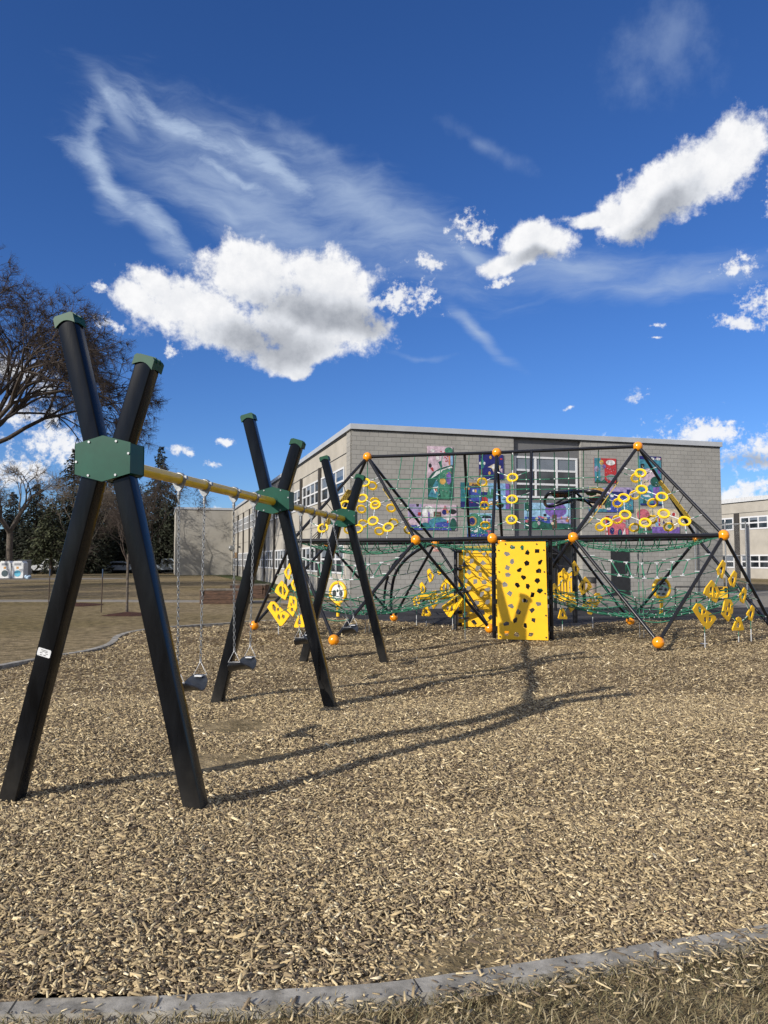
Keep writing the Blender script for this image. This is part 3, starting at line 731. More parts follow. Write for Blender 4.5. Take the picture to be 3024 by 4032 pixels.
# slotted belts on the end faces
def belt(a,b2,c,v0,v1,w0,w1,inset):
    n=(b2-a).cross(c-a).normalized(); cen=(b2+c)/2
    ctr=(A_ if a is A_ else C_); hub=Vector(((N_+D2)/2)) if a is A_ else Vector(((F_+G2)/2))
    if n.dot(hub-a)<0: n=-n
    ox=(c-b2); W=ox.length; ux=ox.normalized(); uy=(cen-a); H=uy.length; uy=(uy-ux*uy.dot(ux)).normalized()
    o=a+n*inset
    y0,y1=v0*H,v1*H; hw=.23
    outer=[(-hw+.03,y0),(hw-.03,y0),(hw,y0+.05),(hw,y1-.06),(hw-.06,y1),(-hw+.06,y1),(-hw,y1-.06),(-hw,y0+.05)]
    holes=[]; ny=int((y1-y0-.1)/.125)
    for j in range(ny):
        for i in range(5):
            x=-hw+.065+i*(2*hw-.13)/4; y=y0+.09+j*.125+(.06 if i%2 else 0)
            holes.append([(x-.013,y),(x,y-.006),(x+.013,y),(x+.013,y+.065),(x,y+.071),(x-.013,y+.065)])
    mb=MB(); mb.plate(o,ux,uy,outer,holes,.012); part(mb,'slotted_belt',M_mem)
    mb=MB()
    for x in (-.2,-.07,.07,.2): rope(mb,o+ux*x+uy*y1,(b2+c)/2+ux*(x*1.6))
    for j in range(4):
        y=y0+(y1-y0)*(j+.3)/4
        for sg,e in ((-1,b2),(1,c)): rope(mb,o+ux*(sg*hw)+uy*y,a.lerp(e,min(.97,(y-.12)/H)),r=.008)
    part(mb,'belt_ropes',M_droptube)
belt(C_,G_,G2,.36,.80,0,0,.10)
belt(A_,N_,N2,.36,.80,0,0,.10)
belt(A_,D_,D2,.36,.80,0,0,.10)
belt(C_,F_,F2,.36,.80,0,0,.10)
# sagging nets at platform level
def hammock(a,b2,c,d,nx,ny,sag,drop=.03):
    mb=MB();kb=MB()
    def pt(u,v):
        p=a.lerp(b2,u).lerp(d.lerp(c,u),v); s=(4*u*(1-u))**.7*(4*v*(1-v))**.7
        return p-UZ*(drop+sag*s)
    for i in range(1,nx): mb.tube([pt(i/nx,j/10) for j in range(11)],.0095,5,caps=False)
    for j in range(1,ny): mb.tube([pt(i/10,j/ny) for i in range(11)],.0095,5,caps=False)
    for i in range(1,nx):
        for j in range(1,ny): knot(kb,pt(i/nx,j/ny),.017)
    for e0_,e1_,q_ in ((a,b2,c),(d,c,b2)):
        for i in range(1,9):
            p=e0_.lerp(e1_,i/9+.03); inw=(q_-(b2 if q_ is c else c))*.06; mb.tube([p-UZ*.04,p-UZ*.11+inw*.4,p-UZ*.2+inw*1.2,p-UZ*.24+inw*2.4],.009,5)
    part2(mb,kb,'floor_net',M_rope,M_alu)
hammock(N_,D_,D2,N2,9,8,.26); hammock(D_,F_,F2,D2,10,8,.20); hammock(F_,G_,G2,F2,9,8,.27)
# masts
for top,sq in ((A_,(N_,D_,D2,N2)),(C_,(F_,G_,G2,F2))):
    mb=MB();fb=MB(); mid=(sq[0]+sq[2])/2; g0=Vector((top.x,top.y,0)); 
    rope(mb,top-UZ*.1,Vector((top.x,top.y,mid.z-.3)),r=.011)
    for s in (-.045,.045):
        x=Vector((s,0,0)); rope(mb,Vector((top.x,top.y,mid.z-.3))+x,Vector((top.x,top.y,.45))+x,r=.010)
        fb.tube([Vector((top.x,top.y,.45))+x,Vector((top.x,top.y,-.02))+x],.008,6)
        for z in (1.78,1.3,.75): fb.tube([Vector((top.x,top.y,z))+x,Vector((top.x,top.y,z-.12))+x],.017,6)
    part2(mb,fb,'mast_rope',M_rope,M_galv)
# rope ladders, low ropes
for a,b2,h in ((N_,D_,H_),(N2,D2,I_),(F_,G_,K_),(F2,G2,L_)):
    mb=MB();fb=MB()
    f0,f1=.19,.355; n=16
    u=[a.lerp(h,f0),b2.lerp(h,f0)]; l=[a.lerp(h,f1),b2.lerp(h,f1)]
    up_=[u[0].lerp(u[1],i/n)-UZ*(.16*4*(i/n)*(1-i/n)) for i in range(n+1)]
    lo_=[l[0].lerp(l[1],i/n)-UZ*(.13*4*(i/n)*(1-i/n)) for i in range(n+1)]
    mb.tube(up_,.0095,5,caps=False); mb.tube(lo_,.0095,5,caps=False)
    for i in (3,5,7,9,11,13):
        mb.tube([up_[i],lo_[i]],.0125,6)
        for q,sg in ((up_[i],-1),(lo_[i],1)):
            fb.tube([q,q+(lo_[i]-up_[i]).normalized()*(-sg*.05)],.014,6); fb.tube([q-(u[1]-u[0]).normalized()*.05,q+(u[1]-u[0]).normalized()*.035],.0135,6)
    for q,r2 in ((u[0],u[1]),(u[1],u[0]),(l[0],l[1]),(l[1],l[0])): fb.tube([q,q+(r2-q).normalized()*.13],.013,6)
    p,q=a.lerp(h,.80),b2.lerp(h,.80); mb.tube([p.lerp(q,i/8)-UZ*(.05*4*(i/8)*(1-i/8)) for i in range(9)],.010,5)
    part2(mb,fb,'rope_ladder',M_rope,M_alu)
# low basin nets
def basin(struts,ctr,z0):
    # struts: list of (top,bottom) going round; rim fraction
    fr=[.50,.50]; anch=[]
    for a,b2 in struts: anch.append(a.lerp(b2,.54))
    m=len(anch); mb=MB();kb=MB(); K=4; NS=m*4
    def rim(t):
        i=int(t*m)%m; f=t*m-int(t*m); p=anch[i].lerp(anch[(i+1)%m],f); return p-UZ*(.16*4*f*(1-f))
    c=Vector((ctr.x,ctr.y,z0))
    def pt(t,q):
        p=rim(t); s=p.lerp(c,q*.93); s.z=p.z+(z0-p.z)*(1-(1-q)**1.9); return s
    for q in (0,.28,.52,.76):
        mb.tube([pt(i/(NS*2),q) for i in range(NS*2)],.0095,5,closed=True)
        for i in range(NS): knot(kb,pt(i/NS,q),.017)
    for i in range(NS): mb.tube([pt(i/NS,j/6*.98) for j in range(7)],.009,5,caps=False)
    for i in range(m): mb.tube([anch[i],c+UZ*.25],.009,5,caps=False)
    part2(mb,kb,'basin_net',M_rope,M_alu)
basin([(N_,H_),(D_,H_),(D_,J_),(D2,J_),(D2,I_),(N2,I_),(N2,W_),(N_,W_)],A_,.42)
basin([(F_,K_),(G_,K_),(G_,M_),(G2,M_),(G2,L_),(F2,L_),(F2,Pp),(F_,Pp)],C_,.42)
# rope tunnels hanging low between the middle corners
for (a,b2) in ((D_,D2),(F_,F2)):
    pass
# climbing plates hung in the lower corners
SH={1:([(15,-85),(40,-55),(33,5),(10,85),(-20,65),(-42,5)],[[(5,-35),(18,-15),(12,25),(-2,55),(-18,20),(-15,-10)]]),
 2:([(-5,-105),(35,-60),(70,10),(35,100),(-10,75),(-78,15),(-60,-35)],[[(-10,-50),(0,-40),(0,40),(-15,45),(-35,0),(-30,-35)],[(20,-45),(45,10),(25,60),(15,50),(12,-30)]]),
 3:([(-70,-115),(-105,-60),(15,118),(40,112),(105,25),(100,5),(30,-45),(-40,-115)],[[(-60,-85),(-40,-90),(-20,-60),(-25,-10),(-55,-40)],[(-12,-50),(5,-55),(12,-35),(0,-18),(-15,-30)],[(-5,10),(10,5),(22,40),(12,65),(-8,40)],[(40,5),(62,15),(65,35),(50,55),(32,35)]]),
 4:([(-22,-105),(30,-95),(52,-50),(48,20),(10,105),(-50,40),(-35,-30)],[[(12,-75),(30,-55),(25,-5),(5,-30)],[(-15,-35),(2,-30),(0,0),(-15,-5)],[(-10,15),(12,15),(15,40),(0,60),(-15,40)]]),
 5:([(5,-70),(20,-60),(48,40),(40,52),(-50,55),(-55,40),(-15,-60)],[[(-2,-30),(15,0),(10,25),(-22,25),(-20,0)]])}
def curtain(a,b2,c,items,mirror,k=1/2.2914,lows=()):
    n=(b2-a).cross(c-a).normalized(); cen=[]
    if n.dot(EYE-a)<0: n=-n
    rb=MB(); fb=MB(); pts=[]
    for (s,x,y,sc) in items:
        out,hol=SH[s]; sg=-1 if mirror else 1
        f=lambda q: onplane(x+sg*q[0]*k*sc,y+q[1]*k*sc,a,n)
        o=onplane(x,y,a,n); ux=(UZ.cross(n)).normalized(); uy=n.cross(ux).normalized()
        def to2(q): v=f(q)-o; return (v.dot(ux),v.dot(uy))
        mb=MB(); mb.plate(o,ux,uy,[to2(q) for q in out],[[to2(q) for q in h] for h in hol],.024); part(mb,'climbing_plate',M_yel); pts.append(o)
    for i in range(len(pts)):
        ds=sorted((((pts[i]-pts[j]).length,j) for j in range(len(pts)) if j!=i))[:2]
        for dd,j in ds:
            if j>i or True:
                d=(pts[j]-pts[i]).normalized(); rope(rb,pts[i]+d*.12+n*.012,pts[j]-d*.12+n*.012,r=.008)
                m_=(pts[i]+pts[j])/2; fb.tube([m_-d*(dd/2-.13),m_-d*(dd/2-.2)],.013,6)
    for p in pts:
        for e in (b2,c):
            if abs(p.z-.9)<.6:
                t,u=intersect_lines(p,p+(e-a).cross(n).normalized(),a,e)
        q=min((a.lerp(b2,max(0,min(1,(a.z-p.z+.1)/(a.z-b2.z)))),a.lerp(c,max(0,min(1,(a.z-p.z+.1)/(a.z-c.z))))),key=lambda e:(e-p).length)
        if (q-p).length<.75: d=(q-p).normalized(); rope(rb,p+d*.1,q,r=.008); fb.tube([q-d*.1,q],.012,6)
    for i in lows:
        p=pts[i]-UZ*.14; rope(rb,p,Vector((p.x,p.y,p.z*.55)),r=.008); fb.tube([Vector((p.x,p.y,p.z*.6)),Vector((p.x,p.y,-.02))],.011,6)
    part(rb,'plate_ropes',M_rope); part(fb,'plate_chains',M_alu)
curtain(G_,K_,M_,[(1,2839,2242,1),(1,2885,2280,.9),(2,2804,2330,1),(1,2924,2345,.85),(4,2863,2402,1),(3,2773,2426,1),(1,2955,2415,.85),(5,2907,2459,1)],False,lows=(5,7,6))
curtain(N_,W_,H_,[(1,1136,2250,.9),(1,1163,2296,.9),(2,1112,2325,.85),(4,1151,2387,.9),(3,1097,2416,.95),(5,1182,2448,.95)],False,lows=(4,5))
curtain(D2,I_,J_,[(1,1695,2266,.75),(1,1730,2243,.6),(1,1666,2317,.7),(2,1758,2313,.85),(4,1710,2361,.8),(1,1640,2374,.75),(3,1782,2384,.9),(5,1678,2407,.8)],True,lows=(5,7,6))
curtain(F2,Pp,L_,[(1,2267,2238,.8),(1,2225,2267,.8),(2,2303,2307,.8),(1,2189,2326,.8),(4,2251,2370,.9),(3,2333,2377,.85),(5,2214,2419,.8)],True,lows=(6,5))
# climbing walls
def c7(x,y): return (1700+x/2.37,2050+y/2.37)
def wallpanel(outl,holes,bolts,o,dirv,name='climbing_panel'):
    n=dirv.cross(UZ).normalized()
    if n.dot(EYE-o)<0: n=-n
    ux=dirv.normalized(); to=lambda q:(lambda v:(v.dot(ux),v.dot(UZ)))(onplane(*c7(*q),o,n)-o)
    hl=[]
    for hi,(x,y) in enumerate(holes):
        near=min(math.hypot(x-a,y-b) for j,(a,b) in enumerate(holes) if j!=hi); edge=min(x-min(q[0] for q in outl),max(q[0] for q in outl)-x,y-min(q[1] for q in outl)-12,max(q[1] for q in outl)-y)
        cap=min(33,near*.5-1,edge-5)
        if cap<9: continue
        m=random.choice((5,5,5,4)); asp=random.uniform(.68,.95); a0=random.uniform(0,6.28); q=[]
        for i in range(m):
            rr=random.uniform(cap*.80,cap); a=a0+2*math.pi*i/m+random.uniform(-.38,.38); u_=rr*math.cos(a); v_=rr*math.sin(a)*asp; q.append((x+u_*math.cos(a0)-v_*math.sin(a0),y+u_*math.sin(a0)+v_*math.cos(a0)))
        hl.append([to(p) for p in q])
    mb=MB(); mb.plate(o,ux,UZ,[to(q) for q in outl],hl,.02); ob=part(mb,name,M_yel)
    mb=MB()
    for q in bolts: p=onplane(*c7(*q),o+n*.012,n); mb.tube([p-n*.004,p+n*.012],.016,10)
    b_=mb.build('bolt_heads',M_dark); b_.parent=ob
    return ob
hf=[(752,245),(845,252),(893,300),(983,283),(702,310),(750,380),(888,398),(1012,387),(703,437),(820,460),(998,472),(857,530),(984,563),(684,597),(798,603),(896,612),(1010,655),(726,683),(938,693),(872,745),(742,798),(998,778),(810,853),(935,837),(778,927),(952,928),(695,962),(873,978),(700,1050),(792,1062),(924,1062),(708,505)]
dv=(F_-D_); dv.z=0
wallpanel([(640,198),(1062,195),(1088,1117),(617,1105),(603,240),(625,225)],hf,[(687,218),(978,218),(625,278),(628,478),(1045,275),(1050,478),(1057,680),(1065,885),(637,1082),(1068,1090)],E_+Vector((0,-.10,0)),dv)
hr=[(375,276),(450,276),(333,318),(488,312),(372,378),(483,392),(430,443),(347,480),(455,505),(316,565),(404,568),(488,573),(345,630),(524,640),(467,685),(418,770),(518,760),(398,950),(320,930),(315,865),(560,320),(555,540),(570,700),(470,850),(550,900),(385,835)]
dv2=(F2-D2); dv2.z=0
wallpanel([(250,240),(640,222),(650,995),(250,988)],hr,[(270,280),(270,700),(270,960)],E2+Vector((0,-.09,0)),dv2)
def post(px0,py0,px1,py1,Yd,r=.043):
    a=P(px0,py0,Yd); g=G(px1,py1); mb=MB(); mb.tube([a,Vector((g.x if abs(g.y-Yd)<.8 else a.x, g.y if abs(g.y-Yd)<.8 else a.y,-.06))],r,14); part(mb,'post',M_strut)
post(1943,2122,1946,2516,15.9); post(2166,2124,2172,2522,15.75); post(1794,2150,1794,2478,18.75,.045); post(2068,2134,2066,2470,18.6,.04)
mb=MB(); nfp=dv.normalized()
for z in (1.75,1.3,.8,.25):
    for q,yd in ((1952,15.86),(2160,15.72)):
        p=P(q,2300,yd); mb.box((p.x,p.y,z),(.12,.03,.10))
for y in (2170,2240,2318,2410,2458):
    p=P(1805,y,18.7); mb.tube([p-dv2.normalized()*.06,p+dv2.normalized()*.09],.045,10)
part(mb,'panel_brackets',M_strut)
# hanging disc rope
mb=MB();db=MB(); t0=P(1826,2133,16.02); g=Vector((t0.x,t0.y-.15,0)); rope(mb,t0,g+UZ*.2,r=.010)
part(mb,'climbing_rope',M_rope)
for y in (2228,2330,2433):
    p=P(1827,y,15.95); mb=MB(); mb.tube([p+UZ*.09,p+UZ*.02,p+UZ*.012,p-UZ*.012,p-UZ*.02],[.02,.035,.115,.115,.03],18); part(mb,'rope_disc',M_strut)
mb=MB(); mb.tube([g+UZ*.22,g-UZ*.02],.010,6); part(mb,'anchor_chain',M_galv)
# curved arch ladder behind left
def c4(x,y): return (1100+x/2.0738,2050+y/2.0738)
a1=[(912,775),(912,640),(918,560),(945,440),(1010,340),(1100,262),(1200,207),(1290,190),(1380,212),(1438,250)]
a2=[(848,738),(858,620),(870,520),(910,400),(980,300),(1080,222),(1180,190),(1290,176),(1390,190)]
def arc(pp,y0,y1):
    n=len(pp); return [P(*c4(*q),lerp(y0,y1,min(1,max(0,(i-1)/(n-2))))) for i,q in enumerate(pp)]
A1=smoothline(arc(a1,22.9,18.8),4); A2=smoothline(arc(a2,24.4,19.3),4)
A1[0].z=-.05; A2[0].z=-.05
mb=MB(); mb.tube(A1,.043,12); mb.tube(A2,.040,12)
part(mb,'curved_ladder_rail',M_strut)
mb=MB()
for i in range(5,min(len(A1),len(A2))-2,4): mb.tube([A1[i],A2[i]],.016,8)
part(mb,'ladder_rungs',M_strut)
# netted seat near left panel
mb=MB()
for i in range(9):
    t=i/8; a=P(1690+ t*50,2212+ t*4,17.6); c2=P(1712+ t*58,2253-abs(t-.5)*10,17.3); rope(mb,a,c2,.03,r=.008)
mb.tube([P(1683,2205,17.6),P(1705,2222,17.6),P(1740,2222,17.6),P(1756,2203,17.6)],.012,6); mb.tube([P(1705,2250,17.3),P(1735,2262,17.3),P(1770,2255,17.3),P(1786,2240,17.3)],.012,6)
part(mb,'rope_step',M_rope)
# ------------------------------------------------------------------ separate playground pieces
def obj_part(mb,name,m,par):
    ob=mb.build(name,m); ob.parent=par; root=par; off=Vector(root.location)
    while root.parent: root=root.parent; off=Vector(root.location)
    ob.matrix_parent_inverse=Matrix.Translation(-off) if root.rotation_euler.z==0 else root.matrix_basis.inverted(); return ob
# overhead spinner
def c2(x,y): return (2000+x/4.1475,1760+y/4.1475)
g=G(2265,2449); sp=empty('spinning_ride', Vector((g.x,g.y,0)),'tall black post with two looped arms holding dark red and green panels','playground ride')
mb=MB(); top=P(2265,1930,g.y); mb.tube([Vector((g.x,g.y,-.05)),Vector((g.x,g.y,top.z))],.066,18); mb.tube([Vector((g.x,g.y,top.z-.05)),Vector((g.x,g.y,top.z+.03))],.085,18); obj_part(mb,'post',M_strut,sp)
def loop(pp,ys): return smoothline([P(*c2(*q),yy) for q,yy in zip(pp,ys)],5)
lpts=loop([(1045,720),(900,740),(740,742),(650,770),(600,870),(620,950),(700,968),(860,925),(1040,880)],[20.5,20.2,20.1,20.2,20.6,21.1,21.3,21.2,20.9])
rpts=loop([(1110,722),(1280,722),(1430,724),(1540,765),(1590,860),(1555,925),(1440,905),(1280,880),(1115,850)],[20.5,20.2,20.1,20.2,20.6,21.1,21.3,21.2,20.9])
mb=MB(); mb.tube(lpts,.045,12); mb.tube([P(*c2(1045,760),20.6),P(*c2(790,920),21.1)],.03,8); obj_part(mb,'looped_arm',M_strut,sp)
mb=MB(); mb.tube(rpts,.045,12); mb.tube([P(*c2(1110,745),20.6),P(*c2(1390,985),21.4)],.035,8); obj_part(mb,'looped_arm',M_strut,sp)
def polyp(pts,ys,th,name,m):
    q=[P(*c2(*p),y) for p,y in zip(pts,ys)]; n=len(q); up=Vector((0,0,th)); mb=MB()
    mb.add(q+[v+up for v in q],[tuple(range(n)),tuple(range(n,2*n))]+[(i,(i+1)%n,n+(i+1)%n,n+i) for i in range(n)]); obj_part(mb,name,m,sp)
polyp([(690,760),(1020,745),(960,820),(760,835)],[20.3,20.3,20.6,20.6],.03,'canopy_panel',mat('very_dark_plastic',(.012,.008,.008),.3))
polyp([(790,765),(835,762),(835,815),(790,818)],[20.29,20.29,20.5,20.5],-.01,'red_panel',mat('red_plastic',(.30,.012,.01),.3))
polyp([(1255,738),(1460,738),(1440,785),(1360,805),(1290,785)],[20.25,20.25,20.45,20.6,20.45],.02,'green_panel',mat('green_plastic',(.02,.16,.02),.3))
polyp([(1300,850),(1490,800),(1570,830),(1570,900),(1440,895)],[20.7,20.5,20.6,20.95,21.0],.02,'dark_red_panel',mat('dark_red_plastic',(.10,.006,.012),.3))
# round sensory panels
def roundpanel(px,py,pxb,pyb,yaw,label,kind):
    g=G(pxb,pyb); c=P(px,py,g.y); e=empty('sensory_wheel',Vector((g.x,g.y,0)),label,'play wheel','round yellow play wheels on posts')
    n=Vector((math.sin(yaw),-math.cos(yaw),0)); x=Vector((math.cos(yaw),math.sin(yaw),0))
    mb=MB(); mb.tube([c+x*(math.cos(t)*.30)+UZ*(math.sin(t)*.30) for t in [2*math.pi*i/32 for i in range(32)]],.055,12,closed=True); mb.box(c-UZ*.36,(.14,.10,.12)); obj_part(mb,'rim',M_yel,e)
    mb=MB(); mb.plate(c,x,UZ,[(.29*math.cos(2*math.pi*i/28),.29*math.sin(2*math.pi*i/28)) for i in range(28)],[],.03)
    obj_part(mb,'disc',mat('white_disc',(.62,.63,.62),.4) if kind else mat('pale_grey_disc',(.33,.38,.38),.4),e)
    mb=MB()
    E=lambda cx,cy,rx,ry:[(cx+rx*math.cos(2*math.pi*i/14),cy+ry*math.sin(2*math.pi*i/14)) for i in range(14)]
    sp_=[(-.13,-.02,.08,.10),(.13,-.02,.07,.09),(0,.06,.03,.05),(.05,.2,.05,.03),(-.02,-.2,.06,.025)] if kind else [(-.15,.1,.06,.035),(.08,.15,.07,.03),(-.05,-.02,.08,.03),(.14,-.04,.05,.05),(-.13,-.15,.06,.03),(.05,-.17,.07,.03),(0,.05,.03,.02)]
    for i,q in enumerate(sp_): mb.plate(c+n*(.017+.0015*i),x,UZ,E(*q),[],.004)
    obj_part(mb,'printed_shapes',mat('dark_print',(.03,.035,.035),.5),e)
    mb=MB(); mb.tube([Vector((g.x,g.y,-.03)),c-UZ*.35],.05,12); obj_part(mb,'post',M_yel,e)
roundpanel(1331,2334,1331,2424,math.radians(-38),'yellow-rimmed play wheel with a white face on a yellow post, by the building corner',1)
roundpanel(2605,2317,2603,2415,math.radians(20),'yellow-rimmed play wheel with a grey speckled disc, right of the dark side door',0)
# yellow roller tube
a=P(1650,2351,24.0); b2=P(1800,2348,24.3); e=empty('balance_roller',Vector((a.x,a.y,0)),'long horizontal yellow tube behind the left climbing wall','play roller')
mb=MB(); mb.tube([a,a.lerp(b2,.38)],.10,16); mb.tube([a.lerp(b2,.385),b2],.092,16); obj_part(mb,'tube',M_yel,e)
mb=MB()
for t in (.12,.9): q=a.lerp(b2,t); mb.tube([q,Vector((q.x,q.y+.02,-.02))],.04,10)
obj_part(mb,'post',M_strut,e)
# yellow slotted climber seat
e0=P(2196,2300,25.5); e=empty('slotted_play_seat',Vector((e0.x+.25,25.5,0)),'yellow moulded seat with tall slots between black posts beside the entrance','play seat')
mb=MB(); o=Vector((e0.x,25.5,0)); H0,H1=P(2196,2364,25.5).z,P(2196,2250,25.5).z
outer=[(0,H0+.02),(.06,H0-.03),(.50,H0-.03),(.56,H0+.02),(.54,H1-.25),(.56,H1-.1),(.50,H1),(.38,H1-.06),(.18,H1+.03),(.02,H1-.06)]
hl=[[(x,H0+.14),(x+.04,H0+.14),(x+.035,H1-.32),(x-.01,H1-.32)] for x in (.08,.18,.28,.38,.47)]+[[(.05,H1-.2),(.13,H1-.2),(.13,H1-.14),(.05,H1-.14)],[(.40,H1-.22),(.47,H1-.22),(.47,H1-.15),(.40,H1-.15)]]
mb.plate(o,Vector((1,0,0)),UZ,outer,hl,.07); mb.box((e0.x+.28,25.4,H0+.0),(.5,.3,.05)); obj_part(mb,'seat_shell',M_yel,e)
mb=MB(); 
for x in (-.07,.63): mb.tube([Vector((e0.x+x,25.55,-.03)),Vector((e0.x+x,25.55,H1+.1))],.05,10)
obj_part(mb,'post',M_strut,e)
# black arch beside entrance
e=empty('climbing_arch',Vector((P(2300,2373,26).x,26,0)),'black curved tube arch with thin ropes beside the school entrance','play arch')
pp=[(2174,2161),(2221,2192),(2266,2246),(2290,2292),(2299,2335),(2303,2392)]
mb=MB(); q=smoothline([P(x,y,26.0) for x,y in pp],4); q[-1].z=-.03; mb.tube(q,.06,12); q2=[v+Vector((-.25,1.3,.05)) for v in q]; mb.tube(q2,.05,12)
for i in range(3,len(q)-3,4): mb.tube([q[i],q2[i]],.02,6)
obj_part(mb,'arch_tube',M_strut,e)
# railing with activity board
e=empty('play_railing',Vector((P(2760,2350,27.5).x,27.5,0)),'low black railing carrying a yellow and black printed board, right side','railing')
Yr=27.5; mb=MB(); xs=[2658,2718,2790,2868]; zt=P(2700,2311,Yr).z; zb=P(2700,2354,Yr).z
L0,L1=P(2658,2311,Yr).x,P(2868,2311,Yr).x
mb.tube([Vector((L0,Yr,zt)),Vector((L1,Yr,zt))],.022,8); obj_part(mb,'rail',M_strut,e); mb=MB(); mb.tube([Vector((L0,Yr,zb)),Vector((L1,Yr,zb))],.02,8)
obj_part(mb,'rail',M_strut,e); mb=MB(); mb.tube([Vector((L0+.8,Yr-1.1,zb)),Vector((L1+.3,Yr-1.1,zb))],.02,8)
obj_part(mb,'rail',M_strut,e)
for x in xs:
    mb=MB(); X=P(x,2311,Yr).x; mb.tube([Vector((X,Yr,-.03)),Vector((X,Yr,zt))],.022,8); mb.tube([Vector((X+.3,Yr-1.1,-.03)),Vector((X+.3,Yr-1.1,zb))],.022,8); obj_part(mb,'post',M_strut,e)
bx0,bx1=P(2792,2311,Yr).x,P(2862,2311,Yr).x
mb=MB(); mb.box(((bx0+bx1)/2,Yr-.03,(zt+zb)/2),(bx1-bx0,.03,zt-zb+.02)); bd=obj_part(mb,'board',M_yel,e)
mb=MB(); w=bx1-bx0; hgt_=zt-zb
for i,pl in enumerate([[(0,1),(.75,1),(.75,.85),(.1,.55),(0,.6)],[(.3,.55),(.75,.62),(.75,.72),(.3,.8)],[(.82,.5),(.97,.5),(.97,.95),(.82,.95)],[(.0,0),(.5,0),(.35,.12),(0,.2)]]):
    mb.plate(Vector((bx0,Yr-.048-.001*i,zb)),Vector((1,0,0)),UZ,[(x*w,y*hgt_) for x,y in pl],[],.003)
b3=mb.build('printed_shapes',M_dark); b3.parent=bd
# ------------------------------------------------------------------ school
P0=Vector((-1.385,32.9,0)); DX=Vector((.961,.277,0)).normalized(); DY=Vector((-DX.y,DX.x,0))
RZB=math.atan2(DX.y,DX.x)
school=empty('school_building',P0,'two-storey grey block and beige school building behind the playground','building',rz=RZB)
def loc_of(v): r=v-P0; return Vector((r.dot(DX),r.dot(DY),v.z))
def fpx(px,py,y=0.0): return loc_of(onplane(px,py,P0+DY*y,DY))     # front-facing planes
def spx(px,py,x=0.0): return loc_of(onplane(px,py,P0+DX*x,DX))     # side-facing planes
FR=lambda a,d,z:(a,-d,z); SI=lambda a,d,z:(-d,a,z); HT_=7.52
def bp(mb,name,m,par=school,bevel=0): return mb.build(name,m,par,bevel=bevel)
x0r,x1r=fpx(2025,2000).x,fpx(2290,2000).x; XF=18.9
mb=MB(); mb.fbox(FR,0,x0r,-.3,0,-.1,7.28); mb.fbox(FR,x1r,XF,-.3,0,-.1,7.28)
mb.fbox(SI,.0,1.0,-.3,.0,-.1,7.28) if False else None
bp(mb,'front_wall',M_block)
mb=MB(); mb.add([(0,0.001,-.1),(0,1.0,-.1),(0,1.0,7.28),(0,.001,7.28)],[(0,1,2,3)]); mb.add([(XF,0.3,-.1),(XF,30,-.1),(XF,30,7.28),(XF,.3,7.28)],[(0,1,2,3)])
bp(mb,'corner_wall',M_block)
mb=MB(); mb.fbox(SI,1.0,56.4,-.3,.0,-.1,7.28); bp(mb,'side_wall',M_stuc)
mb=MB(); mb.fbox(lambda a,d,z:(a,d,z),.3,XF-.01,.8,56,7.0,7.27); bp(mb,'roof',M_grey)
mb=MB()
mb.fbox(FR,-.10,XF+.08,-.2,.10,7.285,HT_); mb.fbox(SI,.21,56.3,-.2,.10,7.285,HT_)
bp(mb,'roof_fascia',M_fasc,bevel=.008)
mb=MB(); mb.fbox(SI,1.0,56.4,0,.045,7.20,7.283); mb.fbox(SI,1.0,56.4,0,.012,6.36,6.40); mb.fbox(FR,0.0,XF,0,.03,7.235,7.283); bp(mb,'eaves_line',M_dark)
# recess
RD=.15
mb=MB(); mb.fbox(FR,x0r,x1r,-RD-.2,-RD,2.55,7.28); bp(mb,'recess_panel',M_grey)
mb=MB(); mb.fbox(FR,x0r+.001,x1r-.001,-RD-1.5,-RD+.02,2.40,2.56); bp(mb,'entrance_canopy',M_dark)
mb=MB(); mb.fbox(FR,x0r+.001,x1r-.001,-1.8,-1.75,-.05,2.4); bp(mb,'entrance_back_wall',M_grey)
mb=MB(); mb.fbox(FR,x0r,x0r+.02,-1.75,-.302,-.05,2.4); bp(mb,'entrance_side_wall',M_block); mb=MB(); mb.fbox(FR,x1r-.02,x1r,-1.75,-.302,-.05,2.4); bp(mb,'entrance_side_wall',M_block)
q0=fpx(2030,2110,RD);q1=fpx(2078,2124,RD)
mb=MB(); mb.fbox(FR,q0.x,q1.x,-RD+.021,-RD+.035,2.42,2.55); bp(mb,'yellow_canopy_strip',mat('ochre_strip',(.25,.13,.01),.6))
for i in range(3):
    w=(x1r-x0r-.5)/3; xa=x0r+.25+i*w
    mb=MB(); mb.fbox(FR,xa+.02,xa+w-.02,-1.75,-1.70,0,2.05); dr=bp(mb,'door',M_door)
    mb=MB(); mb.fbox(FR,xa+w-.16,xa+w-.12,-1.70,-1.66,.9,1.2); mb.build('handle',M_galv,dr)
